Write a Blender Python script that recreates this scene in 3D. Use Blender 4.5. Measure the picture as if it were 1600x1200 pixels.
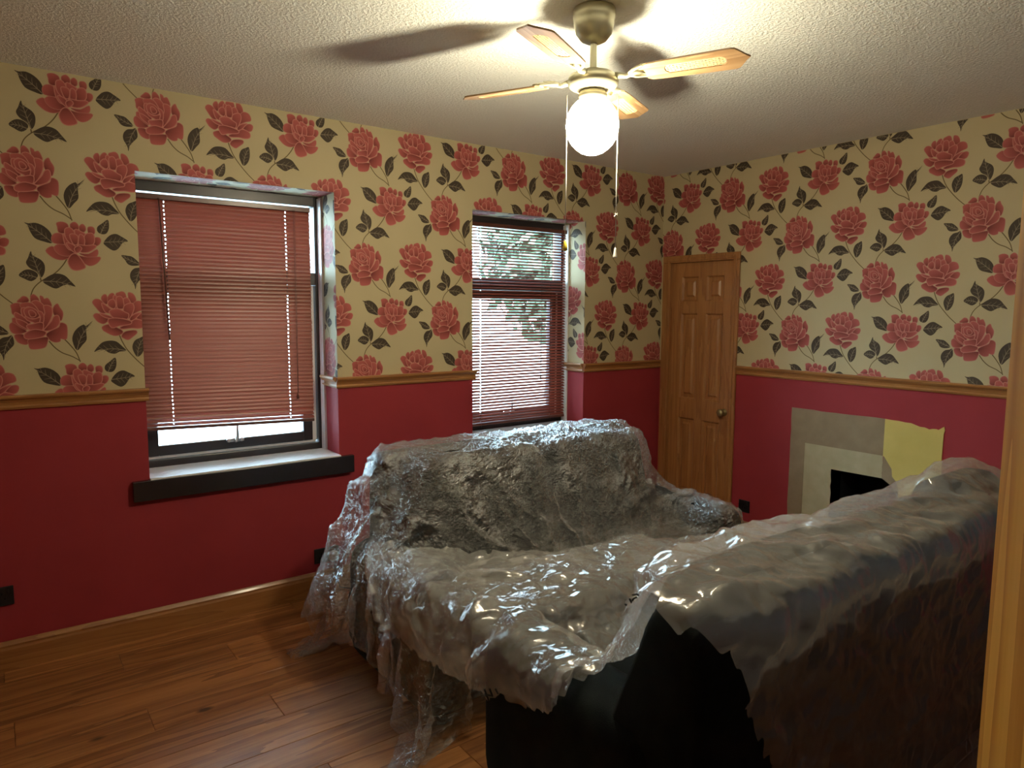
import bpy, bmesh, math, random
import numpy as np
from mathutils import Vector, Matrix

random.seed(7)
for o in list(bpy.data.objects):
    bpy.data.objects.remove(o, do_unlink=True)
sc = bpy.context.scene
col = sc.collection
R = math.radians

# ------------------------------------------------------------------ camera
YAW, PITCH, ROLL, FPX = R(53.4518), R(6.0659), R(0.32906), 1093.97
CAM_H = 1.626
_f = Vector((math.cos(YAW)*math.cos(PITCH), math.sin(YAW)*math.cos(PITCH), -math.sin(PITCH)))
_r = Vector((math.sin(YAW), -math.cos(YAW), 0))
_u = _r.cross(_f)
_r2 = math.cos(ROLL)*_r + math.sin(ROLL)*_u
_u2 = -math.sin(ROLL)*_r + math.cos(ROLL)*_u
cam_data = bpy.data.cameras.new('camera')
cam = bpy.data.objects.new('camera', cam_data)
col.objects.link(cam)
M = Matrix((_r2, _u2, -_f)).transposed().to_4x4()
M.translation = Vector((0, 0, CAM_H))
cam.matrix_world = M
cam_data.sensor_width = 36
cam_data.lens = FPX/1600*36
cam_data.clip_start = 0.02
sc.camera = cam

# ------------------------------------------------------------------ world: bright overcast daylight
world = bpy.data.worlds.new('overcast_sky')
sc.world = world
world.use_nodes = True
wn = world.node_tree.nodes
wl = world.node_tree.links
bg = wn['Background']
bg.inputs['Strength'].default_value = 32.0
bg.inputs['Color'].default_value = (0.56, 0.81, 1.0, 1)

# ------------------------------------------------------------------ exposure
sc.view_settings.view_transform = 'Standard'
sc.view_settings.look = 'None'
sc.view_settings.gamma = 1
sc.view_settings.use_curve_mapping = False
sc.view_settings.exposure = 0.0
LAMP_STRENGTH = 1800.0
LAMP_COLOR = (1.0, 0.88, 0.62)

# room constants
YA = 3.754      # window wall
XB = 4.237      # door and chimney wall
H = 2.65
XL = -1.05      # wall out of view on the left
YC = -0.30      # wall behind the camera
ZD = 1.240      # dado rail top
TH = 0.26       # window wall reveal depth

# ------------------------------------------------------------------ helpers
def tag(o, label=None, cat=None, group=None, kind=None):
    if label: o['label'] = label
    if cat: o['category'] = cat
    if group: o['group'] = group
    if kind: o['kind'] = kind
    return o

def empty(name, loc=(0, 0, 0), rz=0):
    o = bpy.data.objects.new(name, None)
    o.empty_display_size = 0.1
    col.objects.link(o)
    o.location = loc
    o.rotation_euler = (0, 0, rz)
    return o

def link(name, me, mats, parent=None, smooth=False):
    if not isinstance(mats, (list, tuple)): mats = [mats]
    if len(me.materials) == 0:
        for m in mats: me.materials.append(m)
    if smooth:
        for p in me.polygons: p.use_smooth = True
    o = bpy.data.objects.new(name, me)
    col.objects.link(o)
    if parent: o.parent = parent
    return o

class MB:
    """collects shapes, then links them as one mesh object"""
    def __init__(s): s.v = []; s.f = []; s.m = []; s.sm = []
    def add(s, vs, fs, mi=0, sm=False):
        b = len(s.v); s.v += [tuple(v) for v in vs]
        for f in fs: s.f.append(tuple(b+i for i in f)); s.m.append(mi); s.sm.append(sm)
        return s
    def box(s, x0, x1, y0, y1, z0, z1, mi=0, T=None):
        vs = [Vector((x, y, z)) for z in (z0, z1) for y in (y0, y1) for x in (x0, x1)]
        if T is not None: vs = [T @ v for v in vs]
        return s.add(vs, [(0, 2, 3, 1), (4, 5, 7, 6), (0, 1, 5, 4), (2, 6, 7, 3), (0, 4, 6, 2), (1, 3, 7, 5)], mi)
    def bbox(s, x0, x1, y0, y1, z0, z1, b=0.003, mi=0, T=None):
        bm = bmesh.new()
        bmesh.ops.create_cube(bm, size=1)
        for v in bm.verts:
            v.co = Vector(((x0+x1)/2+v.co.x*(x1-x0), (y0+y1)/2+v.co.y*(y1-y0), (z0+z1)/2+v.co.z*(z1-z0)))
        bmesh.ops.bevel(bm, geom=bm.edges[:], offset=b, segments=2, affect='EDGES', profile=0.5)
        s.frombm(bm, mi, T); return s
    def frombm(s, bm, mi=0, T=None, sm=False):
        bm.verts.index_update()
        vs = [(T @ v.co if T is not None else v.co.copy()) for v in bm.verts]
        s.add(vs, [[v.index for v in f.verts] for f in bm.faces], mi, sm)
        bm.free(); return s
    def lathe(s, prof, n=32, c=(0, 0, 0), mi=0, T=None, sm=True):
        vs = []; fs = []
        for r, z in prof:
            for k in range(n):
                a = 2*math.pi*k/n
                v = Vector((c[0]+r*math.cos(a), c[1]+r*math.sin(a), c[2]+z))
                vs.append(T @ v if T is not None else v)
        for i in range(len(prof)-1):
            for k in range(n):
                fs.append((i*n+k, i*n+(k+1) % n, (i+1)*n+(k+1) % n, (i+1)*n+k))
        return s.add(vs, fs, mi, sm)
    def tube(s, pts, r, n=8, mi=0, cap=True):
        pts = [Vector(p) for p in pts]
        vs = []; fs = []
        for i, p in enumerate(pts):
            t = (pts[min(i+1, len(pts)-1)]-pts[max(i-1, 0)]).normalized()
            a = t.cross(Vector((0, 0, 1)))
            if a.length < 1e-3: a = t.cross(Vector((1, 0, 0)))
            a.normalize(); b = t.cross(a)
            rr = r[i] if isinstance(r, (list, tuple)) else r
            for k in range(n):
                an = 2*math.pi*k/n
                vs.append(p+(a*math.cos(an)+b*math.sin(an))*rr)
        for i in range(len(pts)-1):
            for k in range(n):
                fs.append((i*n+k, i*n+(k+1) % n, (i+1)*n+(k+1) % n, (i+1)*n+k))
        if cap:
            fs.append(tuple(range(n))[::-1]); fs.append(tuple((len(pts)-1)*n+k for k in range(n)))
        return s.add(vs, fs, mi, True)
    def prism(s, poly, fn, d, mi=0, back=True):
        """poly of (a,b); fn(a,b,h) -> point; extruded by d"""
        n = len(poly)
        vs = [fn(a, b, 0) for a, b in poly]+[fn(a, b, d) for a, b in poly]
        fs = [tuple(range(n, 2*n))]
        if back: fs.append(tuple(range(n))[::-1])
        for i in range(n): fs.append((i, (i+1) % n, n+(i+1) % n, n+i))
        return s.add(vs, fs, mi)
    def build(s, name, mats, parent=None, fix=True):
        me = bpy.data.meshes.new(name)
        me.from_pydata(s.v, [], s.f)
        me.polygons.foreach_set('material_index', s.m)
        me.polygons.foreach_set('use_smooth', s.sm)
        me.update()
        if fix:
            bm = bmesh.new(); bm.from_mesh(me)
            bmesh.ops.recalc_face_normals(bm, faces=bm.faces[:]); bm.to_mesh(me); bm.free()
        return link(name, me, mats, parent)

def structure(o): o['kind'] = 'structure'; return o

# ------------------------------------------------------------------ materials
def mat(name, color=(.8, .8, .8), rough=.6, metal=0, spec=.5, coat=0):
    m = bpy.data.materials.new(name); m.use_nodes = True
    b = m.node_tree.nodes['Principled BSDF']
    b.inputs['Base Color'].default_value = (*color, 1)
    b.inputs['Roughness'].default_value = rough
    b.inputs['Metallic'].default_value = metal
    b.inputs['Specular IOR Level'].default_value = spec
    if coat: b.inputs['Coat Weight'].default_value = coat; b.inputs['Coat Roughness'].default_value = .15
    return m

def N(m, t, **kw):
    n = m.node_tree.nodes.new(t)
    for k, v in kw.items():
        if hasattr(n, k): setattr(n, k, v)
        else: n.inputs[k].default_value = v
    return n
def L(m, a, b): m.node_tree.links.new(a, b)
def bsdf(m): return m.node_tree.nodes['Principled BSDF']
def ramp(m, stops):
    n = m.node_tree.nodes.new('ShaderNodeValToRGB')
    e = n.color_ramp.elements
    while len(e) > len(stops): e.remove(e[-1])
    while len(e) < len(stops): e.new(.5)
    for el, (p, c) in zip(e, stops): el.position = p; el.color = (*c, 1)
    return n
def mottled(m, c1, c2, scale=6, bump=0, bscale=200, bdist=.001):
    tc = N(m, 'ShaderNodeTexCoord')
    nz = N(m, 'ShaderNodeTexNoise', Scale=scale, Detail=5.0)
    L(m, tc.outputs['Object'], nz.inputs['Vector'])
    rp = ramp(m, [(.3, c1), (.7, c2)])
    L(m, nz.outputs['Fac'], rp.inputs['Fac']); L(m, rp.outputs['Color'], bsdf(m).inputs['Base Color'])
    if bump:
        n2 = N(m, 'ShaderNodeTexNoise', Scale=bscale, Detail=3.0)
        L(m, tc.outputs['Object'], n2.inputs['Vector'])
        bp = N(m, 'ShaderNodeBump', Strength=bump, Distance=bdist)
        L(m, n2.outputs['Fac'], bp.inputs['Height']); L(m, bp.outputs['Normal'], bsdf(m).inputs['Normal'])
    return m
def wood(name, dark, mid, light, axis='X', rough=.4, coat=.2, knots=True, ring=9.0, rnd=False):
    m = mat(name, mid, rough, coat=coat)
    tc = N(m, 'ShaderNodeTexCoord')
    mp = N(m, 'ShaderNodeMapping')
    sc_ = {'X': (.35, 5, 5), 'Y': (5, .35, 5), 'Z': (5, 5, .35)}[axis]
    mp.inputs['Scale'].default_value = sc_
    src = tc.outputs['Object']
    if rnd:
        oi = N(m, 'ShaderNodeObjectInfo')
        add = N(m, 'ShaderNodeVectorMath', operation='ADD')
        mul = N(m, 'ShaderNodeMath', operation='MULTIPLY'); mul.inputs[1].default_value = 37.0
        L(m, oi.outputs['Random'], mul.inputs[0]); L(m, tc.outputs['Object'], add.inputs[0]); L(m, mul.outputs[0], add.inputs[1])
        src = add.outputs[0]
    L(m, src, mp.inputs['Vector'])
    nz = N(m, 'ShaderNodeTexNoise', Scale=1.6, Detail=4.0, Distortion=.6)
    L(m, mp.outputs['Vector'], nz.inputs['Vector'])
    mu = N(m, 'ShaderNodeMath', operation='MULTIPLY'); mu.inputs[1].default_value = ring
    L(m, nz.outputs['Fac'], mu.inputs[0])
    fr = N(m, 'ShaderNodeMath', operation='FRACT'); L(m, mu.outputs[0], fr.inputs[0])
    nf = N(m, 'ShaderNodeTexNoise', Scale=22.0, Detail=4.0)
    L(m, mp.outputs['Vector'], nf.inputs['Vector'])
    mx0 = N(m, 'ShaderNodeMath', operation='MULTIPLY'); mx0.inputs[1].default_value = .55
    L(m, fr.outputs[0], mx0.inputs[0])
    ad = N(m, 'ShaderNodeMath', operation='MULTIPLY_ADD'); ad.inputs[1].default_value = .5
    L(m, nf.outputs['Fac'], ad.inputs[0]); L(m, mx0.outputs[0], ad.inputs[2])
    rp = ramp(m, [(.1, light), (.5, mid), (.95, dark)])
    L(m, ad.outputs[0], rp.inputs['Fac'])
    out = rp.outputs['Color']
    if knots:
        mp2 = N(m, 'ShaderNodeMapping')
        mp2.inputs['Scale'].default_value = {'X': (1.1, 2.2, 2.2), 'Y': (2.2, 1.1, 2.2), 'Z': (2.2, 2.2, 1.1)}[axis]
        L(m, src, mp2.inputs['Vector'])
        vo = N(m, 'ShaderNodeTexVoronoi', Scale=1.9)
        L(m, mp2.outputs['Vector'], vo.inputs['Vector'])
        kr = ramp(m, [(.035, (1, 1, 1)), (.085, (0, 0, 0))])
        L(m, vo.outputs['Distance'], kr.inputs['Fac'])
        mx = N(m, 'ShaderNodeMixRGB'); mx.inputs['Color2'].default_value = (*[c*.45 for c in dark], 1)
        L(m, kr.outputs['Color'], mx.inputs['Fac']); L(m, out, mx.inputs['Color1'])
        out = mx.outputs['Color']
    if rnd:
        hs = N(m, 'ShaderNodeHueSaturation')
        mr = N(m, 'ShaderNodeMapRange'); mr.inputs['To Min'].default_value = .82; mr.inputs['To Max'].default_value = 1.15
        L(m, oi.outputs['Random'], mr.inputs['Value']); L(m, mr.outputs[0], hs.inputs['Value'])
        L(m, out, hs.inputs['Color']); out = hs.outputs['Color']
    L(m, out, bsdf(m).inputs['Base Color'])
    bp = N(m, 'ShaderNodeBump', Strength=.15, Distance=.001)
    L(m, nf.outputs['Fac'], bp.inputs['Height']); L(m, bp.outputs['Normal'], bsdf(m).inputs['Normal'])
    return m

M_red = mottled(mat('red_emulsion', rough=.72, spec=.3), (.285, .027, .034), (.325, .032, .041), 3, .15, 220)
M_cream = mottled(mat('cream_wallpaper', rough=.65, spec=.3), (.500, .425, .250), (.535, .455, .272), 4, .08, 260)
M_ceil = mat('artex_ceiling', (.89, .91, .86), .9, spec=.2)
def _artex(m):
    tc = N(m, 'ShaderNodeTexCoord')
    a = N(m, 'ShaderNodeTexNoise', Scale=80.0, Detail=3.0, Roughness=.6)
    L(m, tc.outputs['Object'], a.inputs['Vector'])
    rp = ramp(m, [(.42, (0, 0, 0)), (.68, (1, 1, 1))]); L(m, a.outputs['Fac'], rp.inputs['Fac'])
    bp = N(m, 'ShaderNodeBump', Strength=.6, Distance=.005)
    L(m, rp.outputs['Color'], bp.inputs['Height']); L(m, bp.outputs['Normal'], bsdf(m).inputs['Normal'])
_artex(M_ceil)
PD, PM, PL = (.25, .100, .031), (.36, .158, .047), (.41, .195, .065)
M_pineX = wood('varnished_pine_x', PD, PM, PL, 'X')
M_pineY = wood('varnished_pine_y', PD, PM, PL, 'Y')
M_pineZ = wood('varnished_pine_z', PD, PM, PL, 'Z', knots=False)
M_pineK = wood('knotty_pine_z', (.46, .19, .025), (.70, .37, .06), (.80, .46, .095), 'Z', rough=.6, coat=0)
bsdf(M_pineK).inputs['Specular IOR Level'].default_value = .08
M_floor = wood('laminate_board', (.13, .046, .013), (.30, .122, .036), (.42, .185, .058), 'X', rough=.58, coat=.03, ring=6, rnd=True)
bsdf(M_floor).inputs['Specular IOR Level'].default_value = .35
M_joint = mat('floor_joint', (.035, .014, .006), .8)
M_dark = mat('dark_stained_wood', (.020, .016, .018), .22, spec=.6)
M_darkframe = mat('dark_window_frame', (.022, .017, .018), .35)
M_silltop = mat('pale_gloss_sill', (.80, .80, .82), .16, spec=.6)
M_white = mat('white_gloss', (.80, .80, .80), .35)
M_blackpl = mat('black_plastic', (.012, .012, .014), .35)
M_steel = mat('satin_steel', (.62, .62, .62), .28, 1)
M_brass = mat('aged_brass', (.46, .40, .22), .35, .85)
M_fanmetal = mat('antique_brass_fan', (.50, .47, .33), .38, .7)
M_oak = wood('fan_blade_oak', (.26, .14, .06), (.42, .26, .13), (.52, .35, .20), 'X', rough=.3, coat=.3, knots=False)
M_cane = mat('cane_webbing', (.72, .58, .32), .5)
M_cord = mat('white_cord', (.85, .83, .76), .6)
M_yel = mat('yellow_wood_pull', (.72, .55, .06), .35)
M_taupe = mottled(mat('bare_brown_plaster', rough=.9), (.24, .175, .105), (.31, .23, .14), 9, .2, 120)
M_stone = mottled(mat('bare_grey_cream_board', rough=.9), (.40, .34, .20), (.47, .40, .25), 12, .2, 120)
M_yellow = mottled(mat('old_yellow_paint', rough=.8), (.56, .43, .11), (.62, .48, .14), 7, .15, 150)
M_black = mat('flat_black', (.004, .005, .009), .9)  # near-black for the fire opening, socket slots and cupboard wall
M_backwall = mat('low_bounce_plum', (.075, .045, .065), .8)  # made-up dark colour for the unseen back wall, cuts bounce onto the sofa
M_hallpaint = mat('hall_paint', (.35, .30, .22), .8)

def slat_mat(name, c, t):
    m = mat(name, c, .38, spec=.5)
    b = bsdf(m); out = m.node_tree.nodes['Material Output']
    tr = N(m, 'ShaderNodeBsdfTranslucent'); tr.inputs['Color'].default_value = (*t, 1)
    ad = N(m, 'ShaderNodeAddShader')
    L(m, b.outputs[0], ad.inputs[0]); L(m, tr.outputs[0], ad.inputs[1]); L(m, ad.outputs[0], out.inputs['Surface'])
    return m
M_slat = slat_mat('cherry_blind_slat', (.19, .040, .020), (.011, .0020, .0012))
M_rail = mat('dark_cherry_rail', (.10, .035, .025), .3)

M_glass = mat('window_glass', (1, 1, 1), .02)
def _glass(m):
    nt = m.node_tree; nt.nodes.remove(bsdf(m)); out = nt.nodes['Material Output']
    t = N(m, 'ShaderNodeBsdfTransparent'); t.inputs['Color'].default_value = (.95, .97, .96, 1)
    g = N(m, 'ShaderNodeBsdfGlossy', Roughness=.02)
    fr = N(m, 'ShaderNodeFresnel', IOR=1.45)
    mx = N(m, 'ShaderNodeMixShader')
    L(m, fr.outputs[0], mx.inputs[0]); L(m, t.outputs[0], mx.inputs[1]); L(m, g.outputs[0], mx.inputs[2]); L(m, mx.outputs[0], out.inputs['Surface'])
_glass(M_glass)

# print material: flat printed colour stored on the print's own mesh
M_print = mat('rose_print', rough=.65, spec=.3)
_a = N(M_print, 'ShaderNodeVertexColor'); _a.layer_name = 'ink'
L(M_print, _a.outputs['Color'], bsdf(M_print).inputs['Base Color'])

# ------------------------------------------------------------------ room shell
# window openings in wall A: (x0, x1, z0, z1)
W1 = (.578, 1.555, .795, 2.262)
W2 = (2.466, 3.427, .795, 2.250)
def wallA():
    mb = MB()
    xs = [XL-.1, W1[0], W1[1], W2[0], W2[1], XB+.12]
    for i in range(5):
        x0, x1 = xs[i], xs[i+1]
        if i in (1, 3):
            w = W1 if i == 1 else W2
            mb.box(x0, x1, YA, YA+TH+.10, -.02, w[2], 0)
            mb.box(x0, x1, YA, YA+TH+.10, w[3], H, 1)
        else:
            mb.box(x0, x1, YA, YA+TH+.10, -.02, ZD-.03, 0)
            mb.box(x0, x1, YA, YA+TH+.10, ZD-.03, H, 1)
    return structure(mb.build('wall_left', [M_red, M_cream]))
wall_left = wallA()

DY0, DY1, DZ = 3.085, 3.655, 1.990      # door opening in wall B
FY0, FY1, FZ = 1.925, 2.300, .633       # fire opening in wall B
def wallB():
    mb = MB(); x0, x1 = XB, XB+.12
    def seg(y0, y1, z0, z1):
        if z0 < ZD-.03 < z1:
            mb.box(x0, x1, y0, y1, z0, ZD-.03, 0); mb.box(x0, x1, y0, y1, ZD-.03, z1, 1)
        else: mb.box(x0, x1, y0, y1, z0, z1, 0 if z1 <= ZD else 1)
    seg(YC-.1, FY0, -.02, H); seg(FY0, FY1, FZ, H); seg(FY1, DY0, -.02, H)
    seg(DY0, DY1, DZ, H); seg(DY1, YA, -.02, H)
    return structure(mb.build('wall_right', [M_red, M_cream]))
wall_right = wallB()
structure(MB().box(XL-.12, XL, YC-.1, YA, -.02, ZD-.03, 0).box(XL-.12, XL, YC-.1, YA, ZD-.03, H, 1).build('wall_far_left', [M_red, M_cream]))
DX0, DX1 = -.86, -.01                    # doorway behind the camera
mb = MB()
for a, b in ((XL, DX0), (DX1, XB)):
    mb.box(a, b, YC-.1, YC, -.02, H, 0)
mb.box(DX0, DX1, YC-.1, YC, 2.02, H, 0)
structure(mb.build('wall_back', [M_backwall]))
structure(MB().box(XL-.12, XB+.12, YC-1.6, YA+.35, H, H+.1).build('ceiling', M_ceil))
# the small hall outside the doorway
structure(MB().box(XL-.12, XL, YC-1.6, YC-.1, -.02, H).box(.6, .7, YC-1.6, YC-.1, -.02, H)
          .box(XL-.12, .7, YC-1.7, YC-1.6, -.02, H).build('wall_hall', M_hallpaint))

# floor: base plus individual laminate boards
floor = structure(MB().box(XL-.12, XB+.45, YC-1.6, YA+.1, -.06, -.006).build('floor', M_joint))
def boards():
    bw, bl, g = .192, 1.285, .0012
    bm = bmesh.new(); bmesh.ops.create_cube(bm, size=1)
    for v in bm.verts: v.co = Vector((v.co.x*(bl-g), v.co.y*(bw-g), (v.co.z-.5)*.006))
    top = [e for e in bm.edges if all(v.co.z > -.001 for v in e.verts)]
    bmesh.ops.bevel(bm, geom=top, offset=.0018, segments=1, affect='EDGES')
    me = bpy.data.meshes.new('floor_board'); bm.to_mesh(me); bm.free(); me.materials.append(M_floor)
    y = YC-.1; row = 0
    while y < YA:
        x = XL-.1-(row*.437 % bl)
        while x < XB:
            xa, xb = max(x, XL), min(x+bl, XB)
            ya, yb = y, min(y+bw, YA)
            if xb-xa > .06:
                o = bpy.data.objects.new('floor_board', me); col.objects.link(o); o.parent = floor
                o.location = ((xa+xb)/2, (ya+yb)/2, 0)
                o.scale = ((xb-xa)/bl, (yb-ya)/bw, 1)
            x += bl
        y += bw; row += 1
boards()

# skirting boards
def skirt_profile(): return [(0, 0), (.018, 0), (.018, .098), (.014, .108), (.015, .118), (.008, .128), (.004, .1346), (0, .1346)]
def run(name, prof, p0, p1, nrm, m, parent=None):
    """sweep a (out, up) profile from p0 to p1 along a wall with outward normal nrm"""
    p0, p1, nrm = Vector(p0), Vector(p1), Vector(nrm)
    mb = MB(); n = len(prof)
    vs = [p0+nrm*a+Vector((0, 0, b)) for a, b in prof]+[p1+nrm*a+Vector((0, 0, b)) for a, b in prof]
    fs = [(i, (i+1) % n, n+(i+1) % n, n+i) for i in range(n)]+[tuple(range(n))[::-1], tuple(range(n, 2*n))]
    mb.add(vs, fs)
    return mb.build(name, m, parent)
structure(run('baseboard_left', skirt_profile(), (XL, YA, 0), (XB, YA, 0), (0, -1, 0), M_pineX))
structure(run('baseboard_right', skirt_profile(), (XB, 3.030, 0), (XB, 2.61, 0), (-1, 0, 0), M_pineY))
structure(run('baseboard_right', skirt_profile(), (XB, 1.64, 0), (XB, YC, 0), (-1, 0, 0), M_pineY))
structure(run('baseboard_far_left', skirt_profile(), (XL, YC, 0), (XL, YA, 0), (1, 0, 0), M_pineY))
# dado rails
DP = [(0, -.062), (.010, -.062), (.014, -.052), (.009, -.044), (.012, -.032), (.020, -.020), (.028, -.014), (.030, -.006), (.026, 0), (0, 0)]
DP = [(a, ZD+b) for a, b in DP]
k = 1
for x0, x1 in ((XL, W1[0]+.012), (W1[1]-.012, W2[0]+.018), (W2[1]-.005, XB)):
    structure(run('trim_%d' % k, DP, (x0, YA, 0), (x1, YA, 0), (0, -1, 0), M_pineX)); k += 1
structure(run('trim_%d' % k, DP, (XB, 3.032, 0), (XB, YC, 0), (-1, 0, 0), M_pineY)); k += 1
for w in (W1, W2):   # short returns on the window reveals
    structure(run('trim_%d' % k, DP, (w[1], YA, 0), (w[1], YA+TH-.06, 0), (-1, 0, 0), M_pineY)); k += 1

# ------------------------------------------------------------------ wallpaper print (peony roses)
# outlines are in millimetres on the paper, origin at the full-blown rose of each repeat
ROSE_FULL = [
    [(-67,80),(-55,94),(-44,104),(-30,100),(-23,85),(-33,76),(-53,76)],
    [(-18,90),(-15,107),(-5,113),(6,104),(13,92),(12,74),(-14,73)],
    [(18,107),(29,102),(33,93),(46,97),(56,79),(59,61),(45,39),(25,63),(19,86)],
    [(65,56),(81,73),(89,57),(100,36),(98,12),(88,-4),(65,25)],
    [(88,-13),(104,-16),(113,-31),(110,-80),(100,-88),(86,-84),(83,-96),(63,-100),(43,-88),(32,-64),(50,-48),(81,-32)],
    [(-84,-66),(-58,-61),(-36,-78),(-38,-105),(-56,-106),(-75,-94)],
    [(-36,-87),(-3,-80),(35,-76),(38,-88),(29,-116),(16,-125),(-11,-129),(-30,-126),(-35,-108)],
    [(-90,65),(-72,74),(-53,70),(-43,50),(-54,17),(-79,22),(-87,30),(-88,48)],
    [(-86,9),(-67,7),(-45,-19),(-35,-42),(-61,-37),(-87,-20),(-88,-3)],
    [(-99,-21),(-86,-11),(-61,-31),(-39,-48),(-55,-58),(-84,-59),(-97,-45)],
    [(-56,70),(-33,77),(-14,73),(12,53),(18,32),(-1,43),(-27,60),(-43,50),(-53,53)],
    [(-14,79),(6,86),(29,66),(35,33),(31,12),(15,32),(-1,61)],
    [(29,63),(49,64),(60,52),(58,19),(44,-15),(27,-40),(17,-28),(25,8),(32,33)],
    [(65,16),(80,21),(86,5),(84,-16),(70,-35),(43,-48),(24,-46),(37,-27),(54,-6)],
    [(-76,34),(-57,23),(-38,6),(-22,-12),(-41,-19),(-67,-2),(-79,16)],
    [(-73,4),(-54,-1),(-32,-18),(-29,-42),(-51,-31),(-70,-14)],
    [(-53,50),(-37,53),(-34,24),(-22,3),(-38,6),(-52,23)],
    [(-43,47),(-21,57),(2,43),(12,20),(-2,7),(-28,9),(-41,23)],
    [(-27,39),(-14,43),(-1,28),(-5,16),(-21,15)],
    [(-41,17),(-15,4),(11,11),(18,-4),(11,-22),(-12,-11),(-35,0)],
    [(5,38),(22,35),(28,11),(21,-19),(11,-10),(15,14)],
    [(-38,-24),(-15,-17),(11,-10),(24,-16),(20,-43),(-3,-47),(-29,-42)],
    [(-50,-67),(-36,-51),(-9,-41),(27,-49),(32,-61),(16,-75),(-17,-82),(-43,-82)],
]
ROSE_ROUND = [
    [(253,99),(262,115),(274,116),(279,94),(275,72),(261,81)],
    [(278,98),(288,118),(301,124),(308,113),(301,89),(283,70)],
    [(313,118),(326,128),(341,132),(353,122),(358,92),(351,64),(322,78)],
    [(364,124),(373,128),(388,119),(397,95),(391,75),(376,68),(366,93)],
    [(217,79),(225,93),(237,96),(251,90),(272,66),(289,45),(268,31),(247,34),(229,58)],
    [(387,81),(406,89),(428,80),(435,52),(409,41),(383,27),(372,17),(380,56)],
    [(390,12),(409,28),(431,34),(444,24),(436,1),(416,-3)],
    [(218,20),(229,30),(250,24),(282,10),(275,-6),(257,-19),(236,-10),(224,5)],
    [(251,-32),(278,-21),(310,-36),(335,-54),(324,-70),(295,-74),(263,-56),(253,-47)],
    [(328,-76),(342,-57),(372,-50),(392,-52),(393,-65),(375,-81),(355,-95),(335,-86)],
    [(365,-15),(387,2),(416,-3),(429,-16),(425,-35),(401,-42),(372,-40),(335,-44),(324,-35)],
    [(254,78),(272,66),(293,48),(314,49),(300,33),(271,32),(258,53)],
    [(304,112),(319,106),(318,68),(311,49),(297,58),(301,89)],
    [(279,79),(293,95),(308,90),(311,62),(300,52),(282,63)],
    [(315,103),(333,110),(344,89),(343,54),(318,53),(315,78)],
    [(344,98),(362,102),(373,77),(365,55),(347,48),(345,73)],
    [(343,60),(358,74),(380,78),(387,56),(376,24),(361,4),(343,22)],
    [(243,30),(275,22),(303,8),(278,7),(257,15)],
    [(282,38),(300,49),(322,50),(350,35),(363,26),(357,4),(336,6),(300,8)],
    [(275,-3),(293,8),(328,6),(368,-5),(372,-18),(350,-25),(321,-29),(289,-37)],
    [(368,11),(387,27),(416,35),(405,22),(387,2),(368,-5)],
]
ROSE_OPEN = [
    [(97,-206),(119,-200),(138,-209),(140,-228),(123,-250),(102,-246),(99,-224)],
    [(148,-209),(165,-197),(179,-210),(177,-231),(152,-231)],
    [(181,-220),(194,-204),(206,-214),(206,-234),(189,-242)],
    [(215,-219),(232,-213),(242,-223),(240,-245),(219,-249)],
    [(240,-264),(259,-261),(265,-276),(254,-295),(235,-299)],
    [(75,-269),(90,-252),(114,-254),(130,-284),(126,-298),(81,-295)],
    [(50,-330),(73,-310),(93,-321),(155,-340),(121,-366),(92,-367),(68,-354)],
    [(81,-317),(97,-300),(126,-302),(151,-321),(163,-338),(129,-351),(97,-343)],
    [(175,-336),(213,-336),(248,-314),(247,-344),(213,-352)],
    [(171,-347),(205,-351),(256,-348),(256,-363),(238,-382),(213,-390),(188,-374)],
    [(131,-373),(146,-343),(167,-340),(188,-370),(198,-393),(191,-404),(162,-413),(141,-404)],
    [(127,-231),(148,-224),(164,-246),(172,-291),(163,-317),(139,-295),(127,-265)],
    [(119,-250),(133,-280),(163,-321),(138,-321),(122,-291)],
    [(164,-231),(189,-238),(206,-253),(193,-299),(172,-283)],
    [(206,-249),(231,-242),(240,-261),(235,-291),(205,-302),(197,-276)],
    [(143,-257),(160,-250),(176,-261),(172,-295),(155,-295)],
    [(181,-253),(197,-257),(201,-283),(193,-306),(176,-302)],
    [(172,-299),(205,-299),(239,-295),(243,-306),(213,-329),(180,-329)],
    [(130,-291),(155,-298),(171,-321),(163,-336),(138,-313)],
    [(159,-314),(176,-302),(188,-314),(175,-332),(163,-332)],
]
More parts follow.
